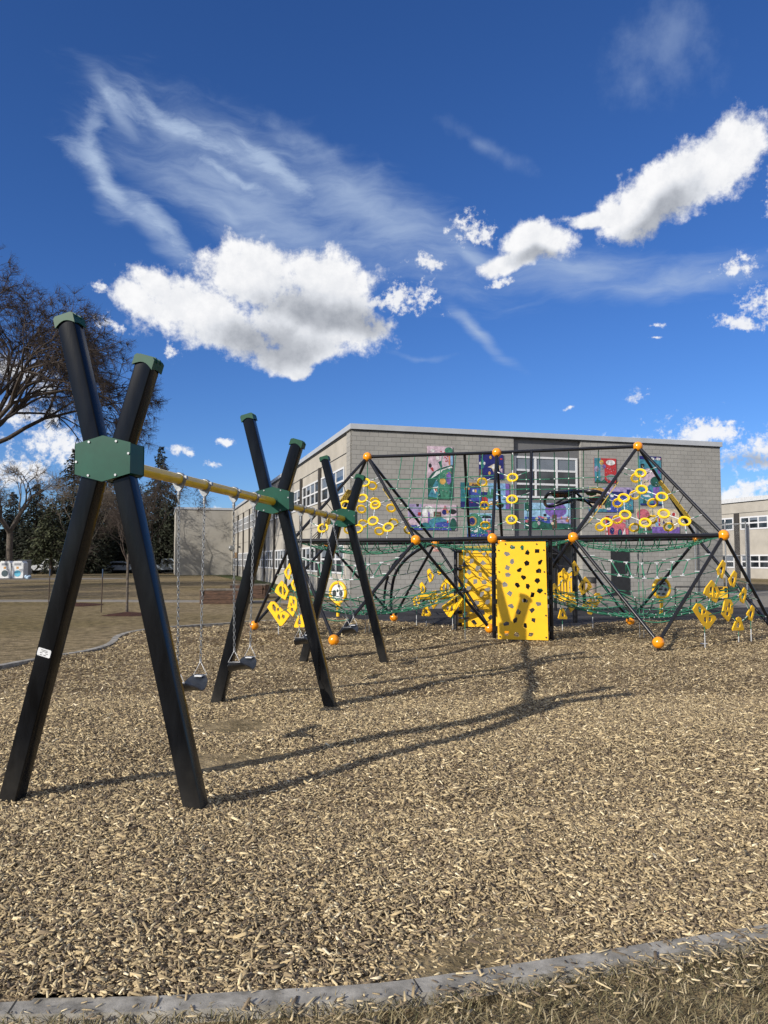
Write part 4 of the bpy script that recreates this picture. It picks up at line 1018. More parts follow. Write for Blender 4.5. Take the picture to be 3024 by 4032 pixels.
# windows
def window(fn,a0,a1,z0,z1,cols,rows,blind=False,fw=.07,dep=.02,split=None,light=False):
    mb=MB(); mb.fbox(fn,a0,a1,.004,.012,z0,z1); w=bp(mb,'window',M_glass)
    mb=MB(); ws=(a1-a0)/cols
    for i in range(cols+1):
        x=a0+i*ws; lo=x-(fw/2 if 0<i<cols else 0 if i==0 else fw); mb.fbox(fn,lo,lo+fw,.0125,.05,z0,z1)
    zs=[z0+(z1-z0)*j/rows for j in range(rows+1)] if not split else split
    for j,z in enumerate(zs):
        lo=z-(fw/2 if 0<j<len(zs)-1 else 0 if j==0 else fw); mb.fbox(fn,a0+.001,a1-.001,.0127,.046,lo,lo+fw)
    mb.build('frame',M_white,w)
    if blind:
        mb=MB()
        for i in range(cols): 
            if blind=='all' or random.random()<.55:
                h=random.uniform(.5,.95) if blind!='all' else 1; mb.fbox(fn,a0+i*ws+fw/2,a0+(i+1)*ws-fw/2,.0121,.0124,z1-(z1-zs[-2])*h,z1-fw)
        if mb.f: mb.build('blind',M_blind,w)
FRR=lambda a,d,z:(a,RD-d,z)
wz0,wz1=fpx(2150,1962,RD).z,fpx(2150,1800,RD).z
window(FRR,x0r-.0+.07,x1r-.12,wz0,wz1,3,3,blind='all',fw=.09)
pil=[1.2+i*5.50 for i in range(11)]
for i in range(10):
    a0=pil[i]; a1=a0+5.5
    if i==0: a0=1.05; 
    if a1>56: a1=56.3
    s=a0+.30; e_=min(a1-.25,56.2)
    window(SI,s,e_,4.58,5.82,4 if i else 3,2,blind='mix',fw=.085)
    window(SI,s,e_,1.02,2.35,4 if i else 3,2,blind='mix',fw=.085)
    if i>0:
        mb=MB(); mb.fbox(SI,a0-.17,a0+.17,0,.13,-.05,6.36); bp(mb,'pilaster',M_pil)
    mb=MB(); mb.fbox(SI,a0+.18,a1-.18,.0005,.01,3.35,3.37); bp(mb,'wall_joint',M_dark)
for (pxa,pya,pxb,pyb) in ((2407,2162,2477,2336),):
    a=fpx(pxa,pyb);b4=fpx(pxb,pya); mb=MB(); mb.fbox(FR,a.x,b4.x,.003,.03,0,b4.z); dr=bp(mb,'door',M_door)
    mb=MB(); mb.fbox(FR,b4.x-.14,b4.x-.09,.03,.06,.95,1.1); mb.build('handle',M_galv,dr)
# rear left wing
mb=MB(); mb.fbox(FR,-6.35,0.0,-56.7,-56.4,-.1,7.28) ; bp(mb,'wing_wall',M_wing)
mb=MB(); mb.fbox(lambda a,d,z:(-6.35-d,a,z),56.45,70,-.3,-.001,-.1,7.28); bp(mb,'wing_side_wall',M_stuc)
mb=MB(); mb.fbox(FR,-6.45,-.11,-56.6,-56.3,7.285,HT_); mb.fbox(lambda a,d,z:(-6.35-d,a,z),56.61,70,-.2,.1,7.285,HT_); bp(mb,'wing_fascia',M_fasc)
mb=MB(); mb.fbox(FR,-.25,-.12,-56.39,-56.25,-.05,7.2); bp(mb,'downpipe',mat('cream_pipe',(.45,.42,.36),.6))
q=loc_of(onplane(910,2158,P0+DY*56.4,DY)); mb=MB(); mb.tube([(q.x,56.4,q.z),(q.x,56.1,q.z),(q.x,56.05,q.z)],[.3,.3,.2],16); bp(mb,'wall_vent',M_galv)
mb=MB(); mb.fbox(SI,51.5,55.8,.06,.10,1.85,2.45); bp(mb,'plywood_board',mat('plywood',(.25,.16,.08),.8))
# floodlight on a pole near rear corner
g=G(951,2268); e=empty('lamp_pole',Vector((g.x,g.y,0)),'slim dark lamp pole standing in front of the far end of the side wall','lamp post')
mb=MB(); tp=P(951,2150,g.y); mb.tube([Vector((g.x,g.y,-.05)),Vector((g.x,g.y,tp.z))],.07,8); obj_part(mb,'pole',M_dark,e)
mb=MB(); mb.box((g.x-.15,g.y,tp.z-.1),(.5,.3,.18)); mb.box((g.x+.05,g.y,tp.z+.3),(.3,.25,.2)); mb.tube([Vector((g.x,g.y,tp.z-.05)),Vector((g.x,g.y,tp.z+.4))],.04,8); obj_part(mb,'lamp_head',M_dark,e)
# second school wing at right
XR=44.6
wing=empty('school_wing',P0,'beige two-storey school wing with white window bands, far right','building',rz=RZB)
RS=lambda a,d,z:(XR-d,a,z)
mb=MB(); mb.fbox(RS,2,60,-.3,0,-.1,7.1); mb.fbox(RS,2,60,-20,-.31,6.5,7.0); mb.build('wall',M_stuc,wing)
mb=MB(); mb.fbox(RS,2,60,-.2,.1,7.105,7.5); mb.build('roof_fascia',mat('pale_fascia',(.55,.56,.57),.5),wing)
mb=MB(); mb.fbox(RS,2,60,.0,.05,7.04,7.10); mb.fbox(RS,2,60,0,.012,6.05,6.09); mb.build('eaves_line',M_dark,wing)
def z4(x,y): return (2820+x/5.53,1950+y/5.53)
def zz(y,x=600): return spx(*z4(x,y),XR)
pa,pb=spx(*z4(435,900),XR),spx(*z4(492,900),XR)
pw=abs(pa.y-pb.y); pc=(pa.y+pb.y)/2
for off in (-13.2,-6.6,0,6.6,13.2):
    mb=MB(); mb.fbox(RS,pc+off-.3,pc+off+.3,0,.12,0,6.05); mb.build('pilaster',M_pil,wing)
_bp=bp
def bp(mb,name,m,par=None,bevel=0): return mb.build(name,m,wing)
u0,u1=zz(752).z,zz(470).z; l0,l1=zz(1590).z,zz(1295).z
for off in (-13.2,-6.6,0,6.6):
    a=pc+off+.45; window(RS,a,a+5.7,u0,u1,5,2,blind='mix',fw=.13); window(RS,a,a+5.7,l0,l1,5,2,blind='mix',fw=.13)
bp=_bp
# signs, bollard, bin, fence
a=fpx(1702,2172);b4=fpx(1735,2140)
e=empty('warning_sign',P0,'small white wall sign with a red crossed circle','sign',rz=RZB)
mb=MB(); mb.fbox(FR,a.x,b4.x,.006,.014,a.z,b4.z); mb.build('sign_board',mat('cream_sign',(.6,.55,.48),.5),e)
mb=MB(); cx,cz=(a.x+b4.x)/2,(a.z+b4.z)/2+.03; rr=.12
mb.tube([(cx+rr*math.cos(t),-.018,cz+rr*math.sin(t)) for t in [2*math.pi*i/20 for i in range(20)]],.014,6,closed=True); mb.tube([(cx-.09,-.018,cz+.08),(cx+.09,-.018,cz-.08)],.012,6)
mb.fbox(FR,a.x+.03,b4.x-.03,.0145,.017,a.z+.02,a.z+.05); mb.build('red_symbol',mat('sign_red',(.5,.03,.03),.5),e)
mb=MB(); mb.fbox(FR,cx-.05,cx+.04,.0145,.016,cz-.02,cz+.03); mb.fbox(FR,cx-.05,cx-.03,.0145,.016,cz-.06,cz-.02); mb.fbox(FR,cx+.02,cx+.04,.0145,.016,cz-.06,cz-.02); mb.fbox(FR,cx+.04,cx+.07,.0145,.016,cz+.02,cz+.06); mb.build('dog_silhouette',M_dark,e)
g=G(1368,2352); mb=MB(); mb.tube([Vector((0,0,-.05)),Vector((-.04,0,1.45)),Vector((-.04,0,1.5))],[.07,.06,.02],12); o=mb.build('gas_pipe_guard',mat('yellow_pipe_paint',(.62,.36,.06),.5)); o.location=(g.x,g.y-.1,0)
tag(o,'tall yellow pipe standing at the near corner of the school','pipe')
g=G(2326,2346); e=empty('litter_bin',Vector((g.x,35.0,0)),'round concrete litter bin with a black lid between entrance and side door','litter bin')
c=Vector((P(2326,2346,35.0).x,35.0,0)); e.location=c
mb=MB(); mb.tube([c+UZ*z for z in (-.02,.06,.5,.6)],[.24,.26,.26,.25],20); obj_part(mb,'body',mat('exposed_aggregate',(.30,.24,.20),.9,var=.3,scale=30),e)
mb=MB(); mb.tube([c+UZ*z for z in (.6,.64,.84,.87)],[.26,.27,.26,.2],20); obj_part(mb,'lid',M_dark,e)
# chain link fence cage
fe=empty('chain_link_fence',P0,'tall galvanised chain-link fence panels beside the right end of the school','fence',rz=RZB)
fy=-1.5
def fpt(px,py,y): return fpx(px,py,y)
fence_pts=[(XF-1.2,.0),(XF-1.0,-3.2),(XF+1.6,-3.2)]
zt_=3.05
xa=fpx(2735,2100,-.15).x; f1=[(xa,-.15),(fpx(2855,2100,-2.0).x,-2.0),(fpx(2936,2100,-2.6).x,-2.6),(fpx(2948,2100,-.5).x,-.5)]
zt_=fpx(2855,2060,-2.0).z
for (x,y) in f1:
    mb=MB(); mb.tube([(x,y,-.05),(x,y,zt_)],.035,10); mb.sphere((x,y,zt_+.02),.045,10,6); mb.build('post',M_galv,fe)
for i in range(len(f1)-1):
    (xa_,ya_),(xb_,yb_)=f1[i],f1[i+1]
    mb=MB()
    for z in (zt_-.05,zt_*.55,.08): mb.tube([(xa_,ya_,z),(xb_,yb_,z)],.022,8)
    mb.build('rail',M_galv,fe)
    mb=MB(); L=math.hypot(xb_-xa_,yb_-ya_); n=int((L+zt_)/.085); va=Vector((xa_,ya_,0)); vd=(Vector((xb_,yb_,0))-va).normalized()
    for k2 in range(-int(zt_/.085),int(L/.085)):
        for sg in (1,-1):
            s=k2*.085; p0_=max(0,s); 
            if sg==1: z_0=p0_-s; s1_=min(L,s+zt_); z_1=s1_-s; A=(p0_,z_0);B=(s1_,z_1)
            else: A=(p0_,zt_-(p0_-s)); s1_=min(L,s+zt_); B=(s1_,zt_-(s1_-s))
            if B[0]-A[0]>.05: mb.tube([va+vd*A[0]+UZ*(A[1]*.97+.03),va+vd*B[0]+UZ*(B[1]*.97+.03)],.0022,3,caps=False)
    mb.build('mesh',M_galv,fe)
# ------------------------------------------------------------------ murals
CC={'pink':(.52,.40,.47),'dkgreen':(.012,.085,.065),'teal':(.02,.16,.19),'green':(.05,.20,.13),'blue':(.04,.07,.33),'navy':(.012,.016,.14),'white':(.65,.65,.65),'red':(.42,.03,.035),
 'orange':(.55,.22,.10),'ochre':(.50,.30,.07),'lblue':(.20,.38,.60),'purple':(.17,.10,.36),'lilac':(.33,.27,.46),'black':(.012,.012,.014),'brown':(.10,.055,.04),'grey':(.25,.26,.28),'cream':(.56,.47,.33),'sky':(.28,.48,.66),'rose':(.50,.12,.16),'mid':(.05,.22,.30)}
def cm(n): return mat('mural_paint_'+n,CC[n],.65,var=.30,scale=7)
def El(c,cx,cy,rx,ry): return (c,[(cx+rx*math.cos(2*math.pi*i/16),cy+ry*math.sin(2*math.pi*i/16)) for i in range(16)])
def Rc(c,x0,y0,x1,y1): return (c,[(x0,y0),(x1,y0),(x1,y1),(x0,y1)])
def dots(c,x0,y0,x1,y1,n,r,seed=1,asp=1):
    rd=random.Random(seed); return [El(c,rd.uniform(x0,x1),rd.uniform(y0,y1),r,r*asp) for _ in range(n)]
def mural(x0,y0,x1,y1,bg,shapes,label,y=0.0):
    a=fpx((x0+x1)/2,y1,y);b4=fpx((x0+x1)/2,y0,y); xa=fpx(x0,(y0+y1)/2,y).x; xb=fpx(x1,(y0+y1)/2,y).x; w=xb-xa; h=b4.z-a.z
    e=empty('mural',P0+DX*xa+DY*y+UZ*a.z,label,'mural','painted mural boards on the school wall',rz=RZB)
    mb=MB(); mb.fbox(FR,0,w,.012,.040,0,h); mb.build('board',cm(bg),e)
    rd=random.Random(label); base=list(shapes)
    for c,pts in base[:9]:
        xs=[p[0] for p in pts]; ys=[p[1] for p in pts]; 
        if max(xs)-min(xs)>.12 and rd.random()<.8:
            for _ in range(5):
                u=rd.uniform(min(xs)+.03,max(xs)-.03); v=rd.uniform(min(ys)+.03,max(max(ys)-.03,min(ys)+.04)); l=rd.uniform(.02,.07); t=rd.uniform(.006,.014); sl=rd.uniform(-.04,.04)
                shapes=shapes+[(rd.choice(('white','navy','lblue','ochre','black','rose','green','teal')),[(u,v),(u+l,v+sl),(u+l,v+sl+t),(u,v+t)])]
    names=[]; mb=MB()
    for i,(c,pts) in enumerate(shapes):
        if c not in names: names.append(c)
        mb.cur=names.index(c)
        pl=[(min(max(px_,0.0),1.0)*w,(1-min(max(py_,0.0),1.0))*h) for px_,py_ in pts]
        clean=[pl[0]]
        for q in pl[1:]:
            if (q[0]-clean[-1][0])**2+(q[1]-clean[-1][1])**2>1e-8: clean.append(q)
        if len(clean)>=3: mb.plate(Vector((0,-.0412-.0006*i,0)),Vector((1,0,0)),UZ,clean,[],.0005)
    mb.build('painted_picture',[cm(n) for n in names],e)
mural(1682,1758,1781,1966,'pink',[('dkgreen',[(0,1),(0,.63),(.2,.5),(.5,.41),(1,.34),(1,1)]),('white',[(.12,.62),(.35,.48),(.95,.37),(1,.4),(.6,.47),(.3,.57)]),('green',[(.55,1),(.4,.6),(.6,.45),(.95,.40),(.85,1)]),('mid',[(.02,.95),(.35,.62),(.48,.75),(.42,.98)]),El('ochre',.60,.66,.12,.06),El('purple',.84,.6,.1,.12),('white',[(.2,.78),(.42,.76),(.3,.9)]),El('red',.33,.82,.05,.03),El('green',.85,.08,.17,.07),Rc('orange',.84,.17,.9,.35),Rc('lblue',.92,.17,1,.35),El('black',.10,.37,.06,.04),('red',[(.1,.42),(.2,.40),(.25,.47),(.2,.48)]),El('white',.4,.22,.07,.045),('dkgreen',[(.42,.30),(.52,.27),(.58,.38),(.52,.41)]),El('white',.2,.09,.09,.03)]+dots('red',.52,.08,.8,.28,10,.025,2,.5)+dots('white',.6,.5,.8,.9,9,.012,3,.5),'tall pink mural with a dark green hill and two small figures, farthest left upper')
mural(1606,1986,1796,2087,'pink',[Rc('lilac',0,0,.3,.5),El('white',.42,.3,.14,.24),('purple',[(.40,.75),(.41,.3),(.44,.3),(.46,.75)]),Rc('blue',0,.82,.9,1),El('mid',.62,.72,.20,.22),El('blue',.72,.82,.2,.14),Rc('brown',.52,.28,.68,.48),('rose',[(.69,.3),(.76,.02),(.82,.3)]),El('navy',.745,.3,.05,.1),El('ochre',.81,.28,.025,.07),El('black',.92,.27,.08,.1),El('dkgreen',.93,.78,.07,.26),Rc('red',.2,.32,.27,.45),('black',[(.16,0),(.22,0),(.21,.1),(.17,.1)]),Rc('white',.79,.40,.86,.62),Rc('red',.80,.62,.82,.72),El('teal',.35,.85,.1,.14)]+dots('white',.56,.76,.88,.95,10,.008,5,1.5),'wide mural with a white round tree and blue ground, low behind the left net')
mural(1885,1790,1981,1887,'navy',[Rc('brown',0,.62,.14,.9),El('white',.04,.37,.04,.06),El('teal',.15,.4,.07,.17),El('white',.22,.37,.04,.06),El('ochre',.47,.12,.05,.07),El('ochre',.42,.76,.05,.07),('cream',[(.35,.52),(.6,.38),(.9,.45),(.85,.62),(.6,.72),(.5,.55)]),El('white',.62,.5,.10,.09),Rc('red',.86,.14,.95,.2),Rc('grey',.6,.65,.68,.8),('pink',[(.8,.6),(.95,.55),(.95,.75)])],'small dark navy mural with floating cream and orange shapes, behind the middle ball joint')
mural(1813,1902,2004,2003,'navy',[Rc('teal',0,0,.16,.74),Rc('lblue',.55,0,.93,1),Rc('purple',.92,0,1,1),Rc('ochre',.17,0,.38,.12),Rc('cream',.40,.02,.56,.35),Rc('blue',.20,.18,.42,.72),('brown',[(.18,.2),(.24,.06),(.36,.06),(.42,.2)]),Rc('ochre',.28,.26,.32,.38),Rc('white',.24,.27,.27,.36),Rc('orange',.08,.2,.18,.28),Rc('red',.43,.55,.55,.74),Rc('teal',.34,.28,.4,.42),('green',[(.52,.6),(.57,.15),(.62,.6)]),El('green',.64,.4,.03,.2),El('red',.22,.82,.04,.06),El('black',.80,.85,.08,.11),Rc('ochre',.58,.72,.78,.85),Rc('navy',.0,.78,.55,1),El('black',.70,.72,.05,.1)],'wide mural of dark blue houses beside a light blue tree scene, centre of the wall')
mural(1838,2021,1935,2117,'teal',[Rc('sky',0,0,1,.25),Rc('blue',0,.84,1,1),Rc('lblue',0,.3,.1,.85),El('green',.3,.3,.3,.3),El('ochre',.22,.33,.17,.2),El('navy',.2,.33,.12,.15),Rc('white',.64,.22,.94,.36),Rc('purple',.66,.24,.76,.33),Rc('purple',.83,.24,.93,.33),('black',[(.56,.2),(.66,.1),(.95,.1),(1,.2)]),Rc('rose',.78,.70,.96,.76),Rc('rose',.84,.74,.9,.9),('white',[(.25,.72),(.4,.6),(.46,.75),(.3,.8)])]+dots('white',.1,.5,.95,.97,22,.016,9),'teal mural with a yellow-rimmed flower and a small pink shape, beside the centre post')
yb=RD-.012
mural(2064,1981,2244,2081,'sky',[Rc('blue',0,.55,1,.8),Rc('lilac',.55,.52,1,.78),('dkgreen',[(0,.74),(.3,.70),(.5,.8),(.75,.78),(1,.82),(1,1),(0,1)]),El('purple',.68,.27,.24,.30),Rc('brown',.6,.45,.7,1),El('dkgreen',.08,.15,.09,.2),El('rose',.05,.72,.04,.06),El('pink',.30,.8,.035,.08),El('cream',.26,.63,.035,.07),El('cream',.45,.63,.04,.07),('rose',[(.27,.5),(.42,.55),(.4,.62),(.3,.55)]),Rc('black',.41,.43,.47,.52),('orange',[(.78,.6),(.8,.5),(.82,.6)]),('orange',[(.9,.72),(.93,.5),(.97,.7)]),El('orange',.93,.68,.04,.05),El('green',.22,.87,.07,.12),El('cream',.6,.8,.03,.06)],'mural of a purple tree and a red bicycle under the recessed window',y=yb)
mural(2338,1805,2425,1901,'red',[Rc('mid',0,0,.30,1),Rc('grey',.28,.25,.46,1),('dkgreen',[(0,1),(.12,.85),(.3,.95),(.45,.85),(.6,1)]),El('ochre',.33,.17,.09,.10),El('lilac',.12,.45,.10,.12),El('purple',.45,.34,.07,.08),El('white',.74,.17,.21,.11),El('grey',.76,.78,.22,.13)]+dots('pink',.5,.35,.98,.95,18,.012,4),'red and blue mural with a white cloud, just right of the recess')
mural(2317,1918,2490,2016,'blue',[Rc('cream',0,0,.38,.88),Rc('lilac',.25,0,1,.3),El('ochre',.2,.13,.15,.1),El('dkgreen',.42,.62,.08,.3),Rc('mid',0,.88,.4,1),Rc('mid',.72,.5,1,.92),Rc('navy',.5,.18,.78,.4),El('red',.64,.5,.025,.04),Rc('red',.21,.7,.28,.85),Rc('navy',.86,.08,.95,.3),El('white',.52,.35,.04,.06),El('white',.44,.88,.05,.05),Rc('dkgreen',.72,.90,1,1)]+dots('white',.42,.4,.98,.95,26,.007,6,1.5),'wide mural with a cream shore and blue dotted night houses, right centre of the wall')
mural(2517,1797,2602,1989,'mid',[Rc('navy',.0,.0,1,.07),El('white',.6,.05,.1,.03),El('white',.86,.05,.12,.03),Rc('black',.06,.16,.22,.25),El('pink',.4,.42,.32,.17),El('cream',.25,.56,.18,.08),El('dkgreen',.76,.52,.28,.11),('purple',[(.6,.64),(.9,.62),(.88,1),(.62,1)]),El('blue',.3,.72,.25,.04),('white',[(.1,.72),(.4,.70),(.55,.76),(.2,.75)]),('white',[(.1,.80),(.4,.79),(.5,.84),(.2,.83)]),('dkgreen',[(.1,.98),(.2,.86),(.3,.98)]),El('purple',.9,.3,.07,.06),Rc('navy',0,.97,1,1)],'tall blue mural with a pink hill, dark green tree and waves, upper right')
mural(2384,2032,2472,2110,'rose',[Rc('red',.0,0,.12,1),El('black',.15,.15,.16,.14),El('navy',.14,.36,.1,.12),El('navy',.27,.75,.10,.18),El('navy',.62,.85,.1,.2),El('purple',.3,.08,.16,.07),Rc('grey',.88,0,1,.6),('white',[(.72,.95),(.84,.6),(.88,.95)]),El('green',.62,.82,.05,.12)]+dots('cream',.2,.2,.85,.95,20,.014,8),'small red and rose mural with dark blobs, low right of the recess')
mural(2506,2005,2673,2099,'cream',[El('rose',.15,.25,.15,.25),Rc('purple',.34,.74,1,1),Rc('lilac',0,.45,.12,.8),('green',[(0,1),(.05,.8),(.35,.82),(.35,1)]),El('cream',.78,.65,.18,.22),El('white',.865,.21,.055,.11),El('red',.865,.21,.04,.085),Rc('lblue',.43,.35,.52,.72),Rc('red',.50,.38,.54,.7),El('black',.48,.3,.025,.06),('navy',[(.6,.6),(.62,.45),(.66,.6)]),('navy',[(.78,.55),(.8,.4),(.84,.55)]),El('green',.77,.72,.06,.09),Rc('brown',.24,.75,.32,.9)],'cream mural with a pink tree, a red sun and a purple base, lowest at right')
# ------------------------------------------------------------------ trees
class TB:
    """segments collected for numpy tubes"""
    def __init__(s): s.a=[];s.b=[];s.ra=[];s.rb=[]
    def seg(s,a,b2,ra,rb): s.a.append(a);s.b.append(b2);s.ra.append(ra);s.rb.append(rb)
    def mesh(s,n):
        a=np.array(s.a);b2=np.array(s.b);ra=np.array(s.ra);rb=np.array(s.rb); t=b2-a; t/=np.linalg.norm(t,axis=1)[:,None]+1e-9
        up=np.where(np.abs(t[:,2:3])<.9,np.array([[0,0,1.]]),np.array([[1.,0,0]])); x=np.cross(t,up); x/=np.linalg.norm(x,axis=1)[:,None]; y=np.cross(t,x)
        rings=[]
        for p,r in ((a,ra),(b2,rb)):
            for k in range(n):
                an=2*np.pi*k/n; rings.append(p+x*(np.cos(an)*r)[:,None]+y*(np.sin(an)*r)[:,None])
        V=np.stack(rings,1).reshape(-1,3); m=len(a); base=(np.arange(m)*2*n)[:,None,None]
        F=(np.array([[k,(k+1)%n,n+(k+1)%n,n+k] for k in range(n)])[None]+base).reshape(-1,4); return V,F
def perp(d,r):
    v=Vector((r.gauss(0,1),r.gauss(0,1),r.gauss(0,1))); return (v-d*v.dot(d)).normalized()
def bare_tree(name,label,base,H,spread,seed,depth=6,tr=.3,trunkh=.25,droop=0.0,dens=3,lean=Vector((0,0,0)),twl=.5,mt=None,mb_=None,group=None,tw=.009,start=None,ntw=5,budget=60000):
    r=random.Random(seed); big=TB(); sm=TB(); g=Vector(base); cnt=[0]
    def grow(p,d,L,rad,lv):
        n=3; q=p.copy(); dd=d.copy()
        for i in range(n):
            dd=(dd+perp(dd,r)*.16+Vector((0,0,.05 if lv<depth-2 else -droop))).normalized(); q2=q+dd*(L/n); ra=rad*(1-.28*i/n); rb=rad*(1-.28*(i+1)/n)
            (big if rad>.035 else sm).seg(tuple(q),tuple(q2),ra,rb)
            if lv>=depth-2 and i>0 and cnt[0]<budget:
                for _ in range(2):
                    e=q2+(dd*.6+perp(dd,r)+Vector((0,0,-droop*.6))).normalized()*(twl*r.uniform(.5,1.2)); sm.seg(tuple(q2),tuple(e),tw,tw*.5); cnt[0]+=1
            q=q2
        if lv>=depth:
            for _ in range(ntw):
                e=q+(dd*.8+perp(dd,r)*.8+Vector((0,0,-droop))).normalized()*(twl*r.uniform(.6,1.4)); sm.seg(tuple(q),tuple(e),tw,tw*.4)
                e2=e+(dd*.5+perp(dd,r)*.9+Vector((0,0,-droop))).normalized()*(twl*r.uniform(.3,.8)); sm.seg(tuple(e),tuple(e2),tw*.7,tw*.3)
            return
        m=dens+(1 if r.random()<.35 else 0)
        for i in range(m):
            sp_=r.uniform(.35,.85)*spread; nd=(dd+perp(dd,r)*sp_).normalized(); grow(q,nd,L*r.uniform(.66,.86),rad*r.uniform(.46,.66),lv+1)
    d0=(Vector((0,0,1))+lean).normalized(); th=H*trunkh
    big.seg(tuple(g-UZ*.1),tuple(g+d0*th*.15),tr*1.5,tr*1.08); big.seg(tuple(g+d0*th*.15),tuple(g+d0*th),tr*1.08,tr*.9)
    top=g+d0*th; L0=H*(1-trunkh)*.30
    for i in range(4+ (1 if dens>2 else 0)):
        a=2*math.pi*(i+r.uniform(-.2,.2))/4.5; nd=(d0*1.0+Vector((math.cos(a),math.sin(a),0))*(.75*spread)).normalized(); grow(top-d0*(.1*i),nd,L0*r.uniform(.85,1.15),tr*.6,1)
    e=empty(name,g,label,'tree',group)
    V,F=big.mesh(8); o1=npmesh('trunk',V-np.array(g),F,mb_ or M_barkd,4,smooth=True,parent=e)
    V,F=sm.mesh(3); o2=npmesh('crown',V-np.array(g),F,mt or M_twig,4,parent=e)
    return e
def spruce(base,H,R,seed,label,m=None,sparse=1.0,low=.06,name='spruce_tree',group='dark conifers along the street'):
    r=random.Random(seed); g=Vector(base); e=empty(name,g,label,'tree',group)
    mb=MB(); mb.tube([(0,0,-.1),(0,0,H*.5),(0,0,H*.98)],[H*.018+.06,H*.012,.02],8); mb.build('trunk',M_barkd,e)
    vs=[];fs=[]; tb=TB(); z=H*low
    C=[];D=[];SZ=[]
    while z<H*.985:
        f=(z/H-low)/(1-low); rad=R*(1-f)**.85*(.55+.45*min(1,f/.12+.3)); nb=max(4,int(8*(1-f)+4))
        for i in range(nb):
            a=r.uniform(0,6.283); L=rad*r.uniform(.65,1.18); dr=-.25-.35*(1-f)+r.uniform(-.1,.1)
            p=Vector((0,0,z)); d=Vector((math.cos(a),math.sin(a),0)); n=max(3,int(L/.30)); 
            tb.seg((0,0,z),tuple(Vector((0,0,z))+d*L+UZ*(dr*L*.55)),.03,.01)
            for k_ in range(n):
                t=(k_+.6)/n; q=d*(L*t)+UZ*(z+dr*L*t*t*.9+.18*L*t*(1-t)); w=(1-.5*t)*L*.36
                for _ in range(int(4*sparse)+1):
                    s=perp(d,r)*w*r.uniform(.1,1); s.z*=.45; C.append(tuple(q+s)); 
                    dd=(d*.7+s.normalized()*.7+Vector((0,0,-.45+r.uniform(-.3,.3)))).normalized(); D.append(tuple(dd)); SZ.append(r.uniform(.30,.66)*(.6+.4*(1-f)))
        z+=r.uniform(.22,.42)*(.75+.4*(1-f))*H/14
    C=np.array(C);D=np.array(D);SZ=np.array(SZ); n=len(C)
    rd=np.random.default_rng(seed); pr=rd.normal(size=(n,3)); pr-=D*np.sum(pr*D,1)[:,None]; pr/=np.linalg.norm(pr,axis=1)[:,None]
    a=C; t=C+D*SZ[:,None]; m1=C+D*(SZ*.45)[:,None]+pr*(SZ*.20)[:,None]; m2=C+D*(SZ*.45)[:,None]-pr*(SZ*.20)[:,None]
    V=np.stack([a,m1,t,m2],1).reshape(-1,3); F=(np.arange(n)*4)[:,None]+np.array([[0,1,2,3]])
    npmesh('crown',V,F,m or M_needle,4,parent=e)
    V,F=tb.mesh(3); npmesh('branches',V,F,M_barkd,4,parent=e)
    return e
def gnd(px,Y): return Vector(((px-CXP)/3030*Y,Y,-.045))
bare_tree('elm_tree','huge spreading bare elm filling the upper left edge',gnd(-300,45),19.3,.95,11,depth=6,tr=.42,trunkh=.27,droop=.10,dens=3,twl=.50,tw=.0085,ntw=20,lean=Vector((.06,0,0)),budget=190000)
bare_tree('bare_tree','bare tree with a pale stout trunk behind the donation bins at the left edge',gnd(38,76),12.5,.95,5,depth=5,tr=.33,trunkh=.36,droop=.02,dens=2,twl=.7,mt=M_twigp,mb_=M_bark,tw=.016)
bare_tree('bare_tree','pale multi-branched bare tree in front of the spruces behind the near left leg',gnd(300,70),10,.65,9,depth=5,tr=.14,trunkh=.12,droop=-.02,dens=2,twl=.7,mt=M_twigp,mb_=M_bark,tw=.014)
bare_tree('bare_tree','dark bare tree with drooping twigs beside the far wing wall',gnd(560,80),11,.8,21,depth=6,tr=.15,trunkh=.15,droop=.12,dens=2,twl=.8,tw=.014)
bare_tree('young_tree','slim staked sapling in a red bark ring between the near swing legs',gnd(505,24.4),3.9,.55,33,depth=4,tr=.040,trunkh=.48,droop=.02,dens=2,twl=.28,mt=M_twig,mb_=M_bark,tw=.005,ntw=3)
bare_tree('young_tree','thin sapling further back beside the near left leg',gnd(303,30.0),2.6,.5,35,depth=3,tr=.025,trunkh=.5,droop=.0,dens=2,twl=.3,mt=M_twig,mb_=M_bark,tw=.005,ntw=3)
# trees standing outside the frame to the left, whose shadows cross the lawn and the wing
bare_tree('bare_tree','tall bare tree outside the frame that shades the wing wall',Vector((-45,60,-.05)),17,.9,51,depth=6,tr=.4,trunkh=.2,dens=2,twl=.8,tw=.03,ntw=4)
bare_tree('bare_tree','tall bare tree outside the frame that shades the lawn',Vector((-34,21,-.05)),17,.9,53,depth=6,tr=.4,trunkh=.2,dens=2,twl=.8,tw=.022,ntw=4)
spruce(Vector((-39,25,-.05)),15,4.2,61,'dense spruce outside the frame to the left, nearer one')
spruce(Vector((-47,38,-.05)),17,4.5,62,'dense spruce outside the frame to the left, farther one')
spruce(gnd(628,98),16.4,4.3,1,'tall dark spruce right of the near swing frame, pointed top against the sky',low=.12)
spruce(gnd(520,102),14.5,5.2,2,'dark spruce directly behind the near right leg',low=.12)
spruce(gnd(415,104),14.0,5.6,3,'dark spruce between the near swing legs',low=.12)
spruce(gnd(285,95),15.8,5.4,4,'broad spruce hidden partly behind the green hub')
spruce(gnd(140,98),11.6,4.0,6,'shorter spruce left of the near left leg',low=.17)
spruce(gnd(48,104),11.2,4.2,7,'spruce at the far left behind the pale trunk')
spruce(gnd(-60,100),12,3.6,8,'spruce at the extreme left edge of the frame')
spruce(gnd(680,112),11.5,5,12,'low dark spruce beside the far wing corner')
